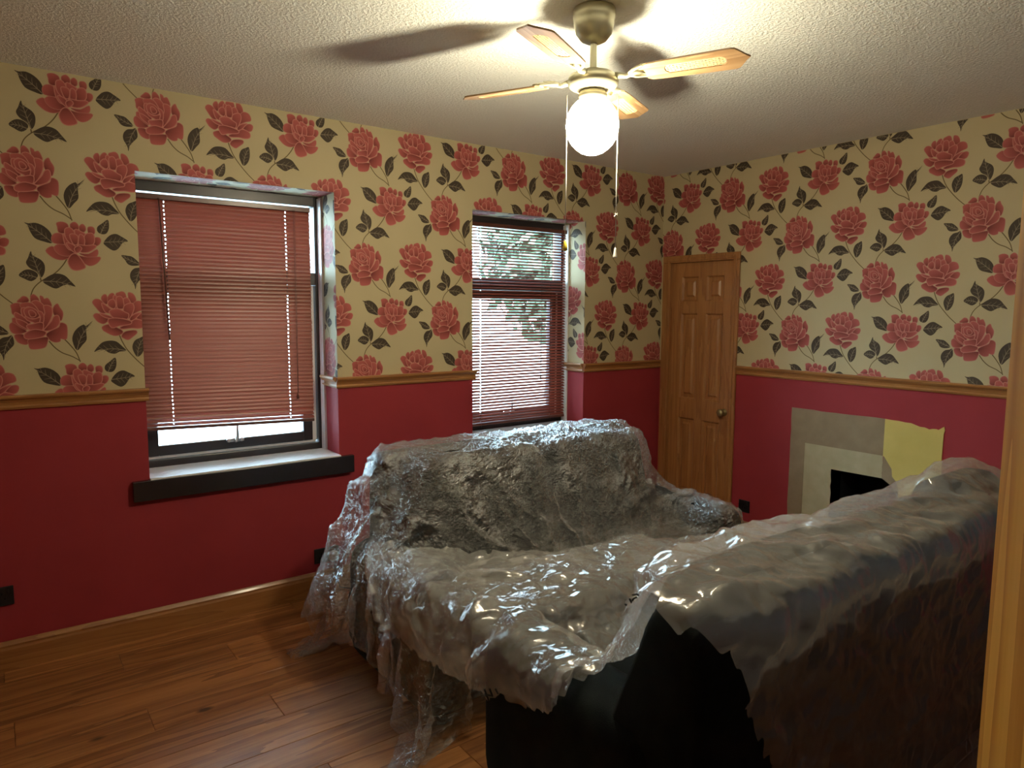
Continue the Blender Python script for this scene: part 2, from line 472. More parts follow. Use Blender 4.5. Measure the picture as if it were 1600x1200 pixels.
LEAVES = [
    ([(-103,-57),(-132,-65),(-154,-58),(-166,-38),(-180,-18),(-153,-19),(-131,-25)],4),
    ([(-92,-67),(-87,-104),(-105,-128),(-121,-149),(-128,-175),(-132,-153),(-147,-123),(-145,-97),(-129,-77),(-107,-72)],4),
    ([(145,-139),(168,-115),(186,-90),(186,-53),(191,-34),(215,-4),(187,-28),(178,-21),(155,-35),(136,-61),(130,-95)],5),
    ([(345,-146),(316,-150),(298,-159),(273,-154),(252,-138),(231,-140),(213,-148),(227,-126),(249,-104),(277,-97),(306,-102),(331,-127)],6),
    ([(391,-177),(411,-161),(423,-128),(421,-83),(404,-87),(382,-100),(371,-129),(378,-158)],3),
    ([(77,-295),(45,-291),(13,-278),(-4,-247),(-10,-225),(-22,-213),(-6,-216),(20,-212),(50,-225),(74,-254)],5),
    ([(265,-243),(287,-241),(300,-215),(298,-177),(275,-194),(255,-211),(252,-230)],3),
    ([(276,-280),(282,-295),(312,-316),(334,-306),(354,-277),(376,-269),(348,-249),(326,-239),(300,-249)],5),
    ([(26,-450),(40,-428),(43,-395),(31,-372),(2,-353),(-5,-335),(-16,-364),(-25,-386),(-13,-408),(14,-427)],5),
    ([(12,-450),(-10,-466),(-34,-456),(-54,-441),(-33,-419),(-9,-416),(14,-431)],3),
    ([(32,-465),(58,-488),(82,-496),(107,-482),(128,-477),(155,-486),(136,-460),(116,-437),(87,-429),(59,-439)],5),
]
STEMS = [
    [(41,-94),(62,-124),(89,-148),(126,-166),(157,-188)],
    [(97,-83),(120,-113),(143,-150),(156,-192)],
    [(320,-73),(331,-105),(352,-146),(400,-206),(450,-254)],
    [(131,-358),(108,-396),(75,-432),(26,-465),(-3,-497),(-17,-534)],
    [(26,-465),(24,-450)],
]
def smooth_loop(pts, n=3):
    """closed Catmull-Rom through the control points"""
    out = []; k = len(pts)
    for i in range(k):
        p0, p1, p2, p3 = [np.array(pts[(i+j-1) % k], float) for j in range(4)]
        for s in range(n):
            t = s/n
            out.append(.5*((2*p1)+(-p0+p2)*t+(2*p0-5*p1+4*p2-p3)*t*t+(-p0+3*p1-3*p2+p3)*t**3))
    return np.array(out)
def smooth_open(pts, n=5):
    p = [np.array(q, float) for q in pts]; p = [2*p[0]-p[1]]+p+[2*p[-1]-p[-2]]
    out = []
    for i in range(1, len(p)-2):
        for s in range(n):
            t = s/n
            out.append(.5*((2*p[i])+(-p[i-1]+p[i+1])*t+(2*p[i-1]-5*p[i]+4*p[i+1]-p[i+2])*t*t+(-p[i-1]+3*p[i]-3*p[i+1]+p[i+2])*t**3))
    out.append(p[-2]); return np.array(out)
INK_DARK, INK_MID = np.array((.150, .020, .020)), np.array((.54, .130, .112))
INK_LINE, INK_LEAF, INK_VEIN, INK_STEM = np.array((.62, .235, .195)), np.array((.066, .047, .030)), np.array((.32, .26, .175)), np.array((.165, .115, .046))
INK_DARK, INK_MID, INK_LINE, INK_LEAF, INK_VEIN, INK_STEM = [c*.87 for c in (INK_DARK, INK_MID, INK_LINE, INK_LEAF, INK_VEIN, INK_STEM)]
TRI = []      # (layer, 3x2 points in metres, 3x3 colours)
def tri(layer, a, b, c, ca, cb, cc): TRI.append((layer, np.array((a, b, c))/1000., (ca, cb, cc)))
def stroke(layer, pts, w, c, closed=False, taper=None):
    k = len(pts); nr = []
    for i in range(k):
        d = pts[(i+1) % k]-pts[i-1] if closed else pts[min(i+1, k-1)]-pts[max(i-1, 0)]
        d = d/(np.linalg.norm(d)+1e-9); ww = w if taper is None else w*(taper[0]+(taper[1]-taper[0])*i/(k-1))
        nr.append(np.array((-d[1], d[0]))*ww/2)
    for i in range(k if closed else k-1):
        j = (i+1) % k
        tri(layer, pts[i]+nr[i], pts[i]-nr[i], pts[j]-nr[j], c, c, c); tri(layer, pts[i]+nr[i], pts[j]-nr[j], pts[j]+nr[j], c, c, c)
def fill(layer, lp, cfun):
    from mathutils.geometry import tessellate_polygon
    tt = tessellate_polygon([[Vector((q[0], q[1], 0)) for q in lp]])
    cs = [cfun(q) for q in lp]
    for a, b, c in tt: tri(layer, lp[a], lp[b], lp[c], cs[a], cs[b], cs[c])
def rose(petals, base):
    allp = np.array([q for p in petals for q in p], float)
    ctr = (allp.min(0)+allp.max(0))/2+np.array((0, -6)); rad = (allp.max(0)-allp.min(0)).max()/2
    for i, p in enumerate(petals):
        lp = smooth_loop(p, 3); pc = lp.mean(0)
        inner = i > len(petals)*.45
        # a petal is darker towards the heart of the flower and lighter at its lip
        dirv = pc-ctr; dn = dirv/(np.linalg.norm(dirv)+1e-6)
        pr = (lp-pc)@dn; lo, hi = pr.min(), pr.max()
        def cf(q):
            t = (((q-pc)@dn)-lo)/(hi-lo+1e-6)
            t = max(0, t)**.75
            if inner: t = .12+.85*t
            return INK_DARK*(1-t)+INK_MID*t
        fill(base+2*i, lp, cf)
        stroke(base+2*i+1, lp, 4.0 if inner else 2.6, INK_LINE if inner else INK_LINE*.86, True)
def leaf(pts, tip):
    lp = smooth_loop(pts, 3); b, t = np.array(pts[0], float), np.array(pts[tip], float)
    fill(3, lp, lambda q: INK_LEAF)
    ax = t-b; ln = np.linalg.norm(ax); d = ax/ln; n = np.array((-d[1], d[0]))
    # midrib bends through the middle of the blade
    off = np.mean([(q-b)@n for q in lp])*.9
    mid = smooth_open([b, b+d*ln*.33+n*off*.8, b+d*ln*.62+n*off*.8, b+d*ln*.93], 4)
    stroke(4, mid, 3.2, INK_VEIN, taper=(1, .5))
    wp = max(((q-b)@n-off) for q in lp); wm = min(((q-b)@n-off) for q in lp)
    for f in (.2, .38, .56, .72):
        for w in (wp, wm):
            s = b+d*ln*f+n*off*.8*min(1, f/.33); taper_ = 1-abs(f-.38)*1.05
            e = s+d*ln*.15+n*w*.66*taper_
            stroke(4, smooth_open([s, (s+e)/2+d*2, e], 2), 2.3, INK_VEIN*.82, taper=(1, .4))
for st in STEMS: stroke(1, smooth_open(st, 5), 5.0, INK_STEM, taper=(1, .85))
for pts, tip in LEAVES: leaf(pts, tip)
rose(ROSE_FULL, 6); rose(ROSE_ROUND, 6); rose(ROSE_OPEN, 6)
T_LAYER = np.array([t[0] for t in TRI]); T_P = np.array([t[1] for t in TRI]); T_C = np.array([t[2] for t in TRI])
def clip_poly(poly, cols, axis, lim, sgn):
    out, oc = [], []
    for i in range(len(poly)):
        a, b, ca, cb = poly[i-1], poly[i], cols[i-1], cols[i]
        ia, ib = sgn*(a[axis]-lim) >= 0, sgn*(b[axis]-lim) >= 0
        if ia != ib:
            t = (lim-a[axis])/(b[axis]-a[axis]); out.append(a+(b-a)*t); oc.append(ca+(cb-ca)*t)
        if ib: out.append(b); oc.append(cb)
    return out, oc
def print_paper(name, rects, origin, to3d, parent):
    """tile the repeat (525 mm wide, 640 mm drop, half-drop match) over rectangles (u0,u1,z0,z1)"""
    V, F, C = [], [], []
    umin, umax = min(r[0] for r in rects), max(r[1] for r in rects)
    zmin, zmax = min(r[2] for r in rects), max(r[3] for r in rects)
    lo, hi = T_P.min((0, 1)), T_P.max((0, 1))
    for i in range(-14, 15):
        for j in range(-12, 13):
            o = np.array((origin[0]+i*.5245, origin[1]+j*.636+(i % 2)*.318))
            if o[0]+hi[0] < umin or o[0]+lo[0] > umax or o[1]+hi[1] < zmin or o[1]+lo[1] > zmax: continue
            P = T_P+o
            tmin, tmax = P.min(1), P.max(1)
            for (u0, u1, z0, z1) in rects:
                hit = (tmax[:, 0] > u0) & (tmin[:, 0] < u1) & (tmax[:, 1] > z0) & (tmin[:, 1] < z1)
                full = hit & (tmin[:, 0] >= u0) & (tmax[:, 0] <= u1) & (tmin[:, 1] >= z0) & (tmax[:, 1] <= z1)
                for q in np.nonzero(hit)[0]:
                    pts, cs = list(P[q]), list(T_C[q])
                    if not full[q]:
                        for ax, lim, sg in ((0, u0, 1), (0, u1, -1), (1, z0, 1), (1, z1, -1)):
                            pts, cs = clip_poly(pts, cs, ax, lim, sg)
                            if len(pts) < 3: break
                        if len(pts) < 3: continue
                    b = len(V); h = .00006+T_LAYER[q]*.00002
                    for p_, c_ in zip(pts, cs): V.append(to3d(p_[0], p_[1], h)); C.append((c_[0], c_[1], c_[2], 1))
                    F.append(tuple(range(b, b+len(pts))))
    me = bpy.data.meshes.new(name); me.from_pydata(V, [], F)
    at = me.color_attributes.new('ink', 'FLOAT_COLOR', 'POINT')
    at.data.foreach_set('color', np.array(C, dtype=np.float32).ravel())
    me.update()
    return link(name, me, M_print, parent)
EPS = .002
ORG_A = (1.734, 1.886)
reg = [(-.9, W1[0], ZD, H-EPS), (W1[0], W1[1], W1[3], H-EPS), (W1[1], W2[0], ZD, H-EPS), (W2[0], W2[1], W2[3], H-EPS), (W2[1], XB, ZD, H-EPS)]
print_paper('wallpaper_print', reg, ORG_A, lambda u, z, h: (u, YA-h, z), wall_left)
for w in (W1, W2):   # right reveal and head of each window recess
    print_paper('wallpaper_print', [(w[1], w[1]+TH-.085, ZD, w[3])], (ORG_A[0]-.06, ORG_A[1]+.1), lambda u, z, h, w=w: (w[1]-h, YA+(u-w[1]), z), wall_left)
    print_paper('wallpaper_print', [(w[0], w[1], w[3], w[3]+TH-.03)], (ORG_A[0], ORG_A[1]+.12), lambda u, z, h, w=w: (u, YA+(z-w[3]), w[3]-h), wall_left)
    print_paper('wallpaper_print', [(w[0]-TH+.03, w[0], ZD, w[3])], ORG_A, lambda u, z, h, w=w: (w[0]+h, YA+(w[0]-u), z), wall_left)
ORG_B = (-2.609, 1.492)
reg = [(-YA, -DY1, DZ+.05, H-EPS), (-DY1, -DY0, DZ+.05, H-EPS), (-DY0+.05, -YC, ZD, H-EPS), (-DY0, -DY0+.05, DZ+.05, H-EPS)]
print_paper('wallpaper_print', reg, ORG_B, lambda u, z, h: (XB-h, -u, z), wall_right)


# ------------------------------------------------------------------ windows
def window(idx, w):
    x0, x1, z0, z1 = w
    yf = YA+TH-.03
    root = empty('window_%d' % idx, ((x0+x1)/2, yf, z0)); structure(root)
    inv = Matrix.Translation((-(x0+x1)/2, -yf, -z0))
    def part(name, mb, m, parent=None):
        o = mb.build(name, m, parent or root)
        if parent is None: o.matrix_local = inv
        return o
    fw = .028
    mb = MB()
    for a, b, c, d in ((x0, x0+fw, z0, z1), (x1-fw, x1, z0, z1), (x0+fw, x1-fw, z0, z0+.04), (x0+fw, x1-fw, z1-.055, z1), (x0+fw, x1-fw, 1.76, 1.83)):
        mb.bbox(a, b, yf, yf+.09, c, d, .004)
    frame = part('frame', mb, M_darkframe)
    # fixed top light glazed straight into the frame
    MB().box(x0+fw-.004, x1-fw+.004, yf+.04, yf+.045, 1.826, z1-.051).build('pane', M_glass, frame)
    # opening casement below the transom
    c, d = z0+.055, 1.755
    mb = MB(); a, b = x0+fw+.006, x1-fw-.03; s = .055
    for q in ((a, a+s, c, d), (b-s, b, c, d), (a+s, b-s, c, c+s), (a+s, b-s, d-s, d)):
        mb.bbox(q[0], q[1], yf+.02, yf+.065, q[2], q[3], .004)
    sash = part('sash', mb, M_darkframe)
    MB().box(a+s-.005, b-s+.005, yf+.04, yf+.045, c+s-.005, d-s+.005).build('pane', M_glass, sash)
    mb = MB().box(x1-fw-.026, x1-fw-.002, yf+.035, yf+.06, z0+.05, 1.758).box(x0+fw+.01, x1-fw-.01, yf+.03, yf+.06, z0+.041, z0+.053)
    o = part('rebate_strip', mb, M_white)
    # pale filler strip between frame and plaster, right side
    o = part('filler_strip', MB().box(x1-.012, x1+.001, yf-.055, yf, z0, z1-.01), M_white)
    # casement handle and stay
    xm = (x0+x1)/2-.02; zz = z0+.105
    mb = MB()
    mb.bbox(xm-.035, xm+.035, yf+.004, yf+.02, zz-.012, zz+.010, .004)
    mb.tube([(xm+.004, yf+.004, zz-.005), (xm+.004, yf-.022, zz), (xm+.006, yf-.03, zz+.03), (xm+.008, yf-.026, zz+.11)], [.010, .010, .008, .006], 8)
    mb.lathe([(0, -.012), (.012, -.008), (.014, 0), (.012, .008), (0, .012)], 12, (xm-.033, yf, zz))
    mb.lathe([(0, -.012), (.012, -.008), (.014, 0), (.012, .008), (0, .012)], 12, (xm+.035, yf, zz))
    part('casement_handle', mb, M_steel)
    # sill board
    mb = MB().bbox(x0-.078, x1+.078, YA-.032, YA-.0005, z0-.105, z0-.006, .003)
    part('sill_board', mb, M_dark)
    part('sill_top', MB().bbox(x0, x1, YA-.028, yf+.002, z0-.02, z0+.002, .001), M_silltop)
    return root
win1 = window(1, W1)
win2 = window(2, W2)

# ------------------------------------------------------------------ venetian blinds
def slat_mesh(length, cords):
    """25 mm curved slat with punched cord slots"""
    w = .0125; cs = [(-w, -.0012), (-.0042, .0008), (.0042, .0008), (w, -.0012)]
    xs = [-length/2]
    for c in cords: xs += [c-.0026, c+.0026]
    xs.append(length/2)
    vs = []; fs = []
    for x in xs:
        for y, z in cs: vs.append((x, y, z))
    for i in range(len(xs)-1):
        for j in range(3):
            if i % 2 == 1 and j == 1: continue
            a = i*4+j; fs.append((a, a+4, a+5, a+1))
    me = bpy.data.meshes.new('slat'); me.from_pydata(vs, [], fs); me.update()
    me.materials.append(M_slat)
    return me
def blind(x0, x1, zt, zb, y, tilt, label, skew=0.0, wand=True, openbottom=0, pull=None):
    cx = (x0+x1)/2; ln = x1-x0
    root = empty('venetian_blind', (cx, y, zb))
    tag(root, label, 'blind')
    cords = [-ln*.5+ln*.150, ln*.5-ln*.155]
    me = slat_mesh(ln, cords)
    pitch = .0205; n = int((zt-.03-zb-.015)/pitch)
    for i in range(n):
        o = bpy.data.objects.new('slat', me); col.objects.link(o); o.parent = root
        t = i/(n-1)
        a = tilt(i, n)
        o.location = (random.uniform(-.0015, .0015), random.uniform(-.001, .001), zt-zb-.035-pitch*i*(1.0))
        o.rotation_euler = (a+random.uniform(-.03, .03), skew*t*t, 0)
    zl = zt-zb
    MB().bbox(-ln/2, ln/2, -.016, .016, zl-.026, zl, .002).build('headrail', M_rail, root)
    b = MB().bbox(-ln/2, ln/2, -.013, .013, -.010, .008, .004).build('bottom_rail', M_rail, root)
    b.location = (0, 0, zl-.035-pitch*n+.002); b.rotation_euler = (0, skew, 0)
    for c in cords:
        mb = MB()
        for dy in (-.0135, .0135): mb.tube([(c, dy, zl-.02), (c-.0, dy, 0+skew*-c)], .0007, 5)
        mb.build('ladder_cord', M_rail, root)
    if wand:
        MB().tube([(-ln/2+.105, -.020, zl-.02), (-ln/2+.115, -.024, zl-.35), (-ln/2+.125, -.026, zl-.72)], .0038, 8).build('tilt_wand', M_rail, root)
    if pull:
        mb = MB()
        for d in (0, .008): mb.tube([(pull+d, -.020, zl-.02), (pull+d*.6, -.021, zl-.7), (pull+d*.2, -.021, zl-pull_len)], .0011, 5)
        mb.lathe([(.002, .02), (.006, .0), (.007, -.015), (0, -.018)], 10, (pull, -.021, zl-pull_len))
        mb.build('pull_cord', M_cord if False else M_rail, root)
    return root
pull_len = 1.05
BY = YA+.145
def tilt1(i, n):
    k = n-1-i
    if k < 3: return R(38+8*k)
    return R(69)
blind(.592, 1.466, 2.184, .985, BY, tilt1, 'red-brown venetian blind with closed slats, raised a little above its sill', skew=.030, pull=.34)
blind(2.50, 3.372, 2.196, .83, BY+.01, lambda i, n: R(31), 'red-brown venetian blind with open slats and daylight streaming through', wand=False, pull=.20)

# ------------------------------------------------------------------ doors
def panel_door(root, wd, ht, th, m, knob_side=1, faces=(1,), knob=True, knob_z=.885):
    """six-panel door: x along width (0..wd), y thickness, front towards -y"""
    st = .100*wd/.62 if wd < .7 else .105
    mun = .085*wd/.62 if wd < .7 else .09
    rails = [(0, .21), (.80, .95), (1.60, 1.69), (ht-.105, ht)]
    cols = [(st, wd/2-mun/2), (wd/2+mun/2, wd-st)]
    mb = MB()
    mb.bbox(0, st, 0, th, 0, ht, .002); mb.bbox(wd-st, wd, 0, th, 0, ht, .002)
    for a, b in rails: mb.box(st, wd-st, .0008, th-.0008, a, b)
    for i in range(3): mb.box(cols[0][1], cols[1][0], .0008, th-.0008, rails[i][1], rails[i+1][0])
    mb.build('door_leaf', m, root)
    for i in range(3):
        for a, b in cols:
            c, d = rails[i][1], rails[i+1][0]
            pm = MB(); e = .012; r = .034
            def ring(x0, x1, z0, z1, y): return [(x0, y, z0), (x1, y, z0), (x1, y, z1), (x0, y, z1)]
            for sgn in (0, 1):
                Y = lambda q: q if sgn == 0 else th-q
                vs = ring(a, b, c, d, Y(.001))+ring(a+e, b-e, c+e, d-e, Y(.013))+ring(a+r, b-r, c+r, d-r, Y(.013))+ring(a+r+.014, b-r-.014, c+r+.014, d-r-.014, Y(.004))
                fs = []
                for q in range(3):
                    for j in range(4): fs.append((q*4+j, q*4+(j+1) % 4, q*4+4+(j+1) % 4, q*4+4+j))
                fs.append((12, 13, 14, 15)); pm.add(vs, fs)
            pm.build('panel', m, root)
    if knob:
        kx = wd-st*.52 if knob_side > 0 else st*.52
        T = Matrix.Translation((kx, 0, knob_z)) @ Matrix.Rotation(R(90), 4, 'X')
        MB().lathe([(0, 0), (.026, 0), (.026, .004), (.012, .008), (.009, .025), (.018, .032), (.027, .044), (.026, .056), (.014, .064), (0, .065)], 24, T=T).build('door_knob', M_brass, root)

# door in the far wall, beside the corner
d1 = structure(empty('door_1', (XB+.012, DY1-.004, .006), R(-90)))
panel_door(d1, DY1-DY0-.008, DZ-.010, .04, M_pineZ, 1)
AR = [(0, 0), (.016, 0), (.020, .010), (.020, .040), (.014, .050), (.012, .058), (0, .058)]
def architrave():
    mb = MB()
    aw = .062
    def bar(y0, y1, z0, z1):
        mb.bbox(XB-.018, XB, y0, y1, z0, z1, .005)
        # raised bead
    bar(DY1-.004, DY1+aw+.012, 0, DZ-.004); bar(DY0-aw+.01, DY0+.004, 0, DZ-.004)
    bar(DY0-aw+.01, DY1+aw+.012, DZ-.004, DZ+.05)
    for y in (DY1+.018, DY0-.018): mb.bbox(XB-.024, XB-.016, y-.012, y+.012, 0, DZ+.022, .004)
    mb.bbox(XB-.024, XB-.016, DY0-.018, DY1+.018, DZ+.008, DZ+.030, .004)
    for y0, y1 in ((DY1-.004, DY1+.001), (DY0-.001, DY0+.004)): mb.box(XB-.002, XB+.10, y0, y1, 0, DZ)
    mb.box(XB-.002, XB+.10, DY0, DY1, DZ-.003, DZ+.002)
    return mb
architrave().build('door_frame', M_pineZ, d1).matrix_parent_inverse = d1.matrix_world.inverted()
bpy.context.view_layer.update()
for ch in d1.children:
    if ch.name.startswith('door_frame'): ch.matrix_parent_inverse = d1.matrix_world.inverted()
structure(MB().box(XB+.11, XB+.14, DY0-.1, DY1+.1, -.02, DZ+.1).build('wall_cupboard', M_black))

# open door at the photographer's side, its free edge shows at the picture edge
QX, QY = .590, .1925
DA = math.atan2(.6, .8)
hx, hy = QX-.76*math.cos(DA), QY-.76*math.sin(DA)
d2 = structure(empty('door_2', (QX, QY, .008), DA+math.pi))
panel_door(d2, .76, 1.98, .04, M_pineK, -1, knob=False)
mb = MB()
for x0, x1 in ((DX0-.06, DX0), (DX1, DX1+.06)):
    mb.bbox(x0, x1, YC-.001, YC+.018, 0, 2.08, .004)
mb.bbox(DX0-.06, DX1+.06, YC-.001, YC+.018, 2.02, 2.08, .004)
fr = mb.build('door_frame', M_pineK, d2)
bpy.context.view_layer.update()
fr.matrix_parent_inverse = d2.matrix_world.inverted()

# ------------------------------------------------------------------ stripped chimney breast
fn = lambda y, z, h: (XB-h, y, z)
def patch(name, poly, m, d): return MB().prism(poly, fn, d, back=False).build(name, m, wall_right)
def jag(p0, p1, n, amp, rng):
    out = []
    for i in range(n):
        t = i/n
        out.append((p0[0]+(p1[0]-p0[0])*t+rng.uniform(-amp, amp), p0[1]+(p1[1]-p0[1])*t+rng.uniform(-amp, amp)))
    return out
rg = random.Random(3)
# left leg + lintel of the brown plaster
poly = jag((2.590, .0), (2.590, .990), 14, .003, rg)+jag((2.590, .990), (1.985, .992), 12, .0025, rg)+[(1.980, .992), (1.983, .770), (2.488, .770), (2.488, 0)]
patch('bare_plaster_patch', poly, M_taupe, .004)
poly = [(2.488, 0), (2.488, .770), (1.985, .770)]+jag((1.985, .770), (1.985, .62), 4, .003, rg)+[(FY0, .605)]+[(FY0+.05, FZ), (FY1, FZ-.004)]+jag((FY1, FZ), (FY1, 0), 16, .005, rg)
patch('bare_board_patch', poly, M_stone, .002)
poly = jag((1.985, .770), (1.985, .600), 5, .003, rg)+[(1.93, .600), (1.905, .57), (1.885, .575), (1.90, .63), (1.925, .655), (1.93, .70), (1.955, .735), (1.975, .765)]
patch('bare_plaster_patch', poly, M_taupe, .003)
poly = [(1.985, .992)]+jag((1.985, .992), (1.80, .985), 5, .003, rg)+[(1.79, .972), (1.765, .972), (1.745, .966)]+jag((1.74, .968), (1.675, .972), 4, .004, rg)+[(1.663, .99), (1.658, .97)]+jag((1.662, .95), (1.668, 0), 14, .003, rg)+[(1.885, 0), (1.885, .575), (1.90, .63), (1.925, .655), (1.93, .70), (1.955, .735), (1.975, .765), (1.985, .77)]
patch('yellow_paint_patch', poly, M_yellow, .005)
mb = MB()
mb.box(XB-.001, XB+.40, FY0-.04, FY0, -.006, FZ+.03).box(XB-.001, XB+.40, FY1, FY1+.04, -.006, FZ+.03).box(XB-.001+.001, XB+.40, FY0, FY1, FZ, FZ+.04).box(XB+.38, XB+.42, FY0, FY1, -.006, FZ).box(XB, XB+.40, FY0, FY1, -.02, -.004)
o = mb.build('fire_opening', M_black, wall_right)

# ------------------------------------------------------------------ sockets
def socket(loc, rz, w, gangs, label, cat='socket'):
    root = empty('wall_socket', loc, rz); tag(root, label, cat)
    MB().bbox(-w/2, w/2, -.009, 0, -.043, .043, .003).build('face_plate', M_blackpl, root)
    for g in range(gangs):
        c = (g-(gangs-1)/2)*.066
        mb = MB()
        for dx, dz in ((0, .012), (-.011, -.010), (.011, -.010)): mb.box(c+dx-.003, c+dx+.003, -.0096, -.0088, dz-.0045, dz+.0045)
        mb.build('pin_slots', M_black, root)
        MB().bbox(c+.018, c+.028, -.0125, -.008, .012, .030, .0015).build('switch', M_blackpl, root)
    return root
socket((1.465, YA, .225), 0, .146, 2, 'black double wall socket with a white plug, beside the plastic-covered sofa')
socket((-.035, YA, .345), 0, .088, 1, 'black wall socket alone at the dark end of the red wall')
socket((XB, 2.925, .243), R(-90), .088, 1, 'small black wall socket between pine door and stripped fireplace')
pl = empty('mains_plug', (1.497, YA-.009, .218)); tag(pl, 'white mains plug pushed into the black double socket', 'plug')
MB().bbox(-.024, .024, -.040, 0, -.026, .026, .008).build('plug_body', M_white, pl)
MB().tube([(0, -.030, -.022), (0, -.034, -.06), (.012, -.030, -.12), (.03, -.028, -.19), (.10, -.03, -.215), (.30, -.05, -.216)], .0035, 8).build('cable', M_blackpl, pl)
wb = empty('junction_box', (4.125, YA, .245)); tag(wb, 'small white box on the red wall by the door corner', 'box')
MB().bbox(-.035, .035, -.028, 0, -.045, .045, .004).build('box_body', M_white, wb)
MB().bbox(-.028, .028, -.031, -.027, -.038, .038, .002).build('box_lid', M_white, wb)

# ------------------------------------------------------------------ ceiling fan with lamp
FX, FYC = 1.720, 1.860
fan = empty('ceiling_fan', (FX, FYC, H)); tag(fan, 'four-bladed ceiling fan with cane-inset wooden blades and a lit globe lamp', 'ceiling fan')
MB().lathe([(0, 0), (.070, 0), (.073, -.006), (.073, -.030), (.070, -.036), (.069, -.050), (.062, -.080), (.045, -.102), (.025, -.112), (.012, -.114), (0, -.114)], 40).build('canopy', M_fanmetal, fan)
MB().lathe([(.0115, -.10), (.0115, -.225)], 20).build('down_rod', M_fanmetal, fan)
MB().lathe([(.012, -.195), (.026, -.198), (.030, -.208), (.036, -.212), (.074, -.216), (.084, -.224), (.088, -.236), (.088, -.246), (.080, -.258), (.060, -.268), (.030, -.272), (0, -.272)], 48).build('motor_housing', M_fanmetal, fan)
MB().lathe([(.030, -.266), (.044, -.272), (.050, -.284), (.047, -.294), (.042, -.298), (0, -.298)], 40).build('lamp_fitter', M_fanmetal, fan)
BLZ = -.232
def blade_outline():
    # (along, half width) upper side, mirrored; ogee tip
    return [(.185, .040), (.200, .050), (.24, .0535), (.34, .0575), (.42, .0600), (.470, .0610), (.482, .056), (.490, .046), (.500, .030), (.510, .014), (.522, 0)]
def blade():
    up = blade_outline()
    outer = up+[(a, -b) for a, b in up[-2::-1]]
    # cane window: rounded slot
    slot = []
    s0, s1, hw = .250, .450, .026
    for k in range(9): an = R(-90+180*k/8); slot.append((s1-hw*.7+hw*.7*math.cos(an), hw*math.sin(an)))
    for k in range(9): an = R(90+180*k/8); slot.append((s0+hw*.7+hw*.7*math.cos(an), hw*math.sin(an)))
    bm = bmesh.new()
    def loop(pts, z): return [bm.verts.new((x, y, z)) for x, y in pts]
    th = .0055
    for z in (-th/2, th/2):
        lo, li = loop(outer, z), loop(slot, z)
        ed = [bm.edges.new((lo[i], lo[(i+1) % len(lo)])) for i in range(len(lo))]+[bm.edges.new((li[i], li[(i+1) % len(li)])) for i in range(len(li))]
        bmesh.ops.triangle_fill(bm, edges=ed, use_beauty=True)
    bm.verts.ensure_lookup_table()
    no, ns = len(outer), len(slot); tot = no+ns
    for i in range(no): bm.faces.new((bm.verts[i], bm.verts[(i+1) % no], bm.verts[tot+(i+1) % no], bm.verts[tot+i]))
    for i in range(ns): bm.faces.new((bm.verts[no+i], bm.verts[no+(i+1) % ns], bm.verts[tot+no+(i+1) % ns], bm.verts[tot+no+i]))
    mb = MB(); mb.frombm(bm); return mb
def cane():
    mb = MB(); s0, s1, hw = .252, .448, .0255
    def inside(x, y): 
        r = hw*.7
        dx = max(s0+r-x, 0, x-(s1-r))
        return (dx/r)**2+(y/hw)**2 <= 1.0
    st = .0105
    def strip(p, q, z, w=.0020):
        d = (Vector(q)-Vector(p)); 
        if d.length < .004: return
        n = Vector((-d.y, d.x)).normalized()*w
        a, b = Vector(p), Vector(q)
        vs = [(*(a+n), z), (*(a-n), z), (*(b-n), z), (*(b+n), z), (*(a+n), z+.0012), (*(a-n), z+.0012), (*(b-n), z+.0012), (*(b+n), z+.0012)]
        mb.add(vs, [(0, 1, 2, 3), (4, 7, 6, 5), (0, 4, 5, 1), (2, 6, 7, 3), (1, 5, 6, 2), (0, 3, 7, 4)])
    for ang, z in ((0, -.0012), (90, -.0006), (45, 0), (-45, .0006)):
        d = Vector((math.cos(R(ang)), math.sin(R(ang)))); n = Vector((-d.y, d.x))
        c0 = Vector(((s0+s1)/2, 0))
        for k in range(-30, 31):
            p = c0+n*k*st; ts = [t*.002 for t in range(-80, 81) if inside(*(p+d*t*.002))]
            if ts: strip(p+d*ts[0], p+d*ts[-1], z)
    return mb
def iron():
    mb = MB()
    mb.tube([(.080, 0, .004), (.12, 0, -.004), (.15, .0, .006), (.185, 0, .008)], [.011, .009, .010, .012], 10)
    for s in (-1, 1):
        mb.tube([(.125, 0, 0), (.150, s*.022, .002), (.180, s*.034, .006), (.215, s*.030, .0065)], [.006, .006, .006, .005], 8)
    mb.prism([(.165, -.012), (.20, -.040), (.228, -.030), (.236, 0), (.228, .030), (.20, .040), (.165, .012)], lambda a, b, h: (a, b, .0035+h), .003)
    for x, y in ((.205, .026), (.205, -.026), (.222, 0)): mb.lathe([(0, .0095), (.005, .009), (.006, .006)], 10, (x, y, 0))
    return mb
bl_me = ca_me = ir_me = None
for k in range(4):
    a = R(26.5+90*k)
    T = Matrix.Translation((0, 0, BLZ)) @ Matrix.Rotation(a, 4, 'Z') @ Matrix.Rotation(R(-11), 4, 'X')
    if k == 0:
        b = blade().build('blade', M_oak, fan); c = cane().build('cane_panel', M_cane, b); i_ = iron().build('blade_iron', M_fanmetal, b)
        bl_me, ca_me, ir_me = b.data, c.data, i_.data
    else:
        b = link('blade', bl_me, [], fan); c = link('cane_panel', ca_me, [], b); i_ = link('blade_iron', ir_me, [], b)
    b.matrix_local = T
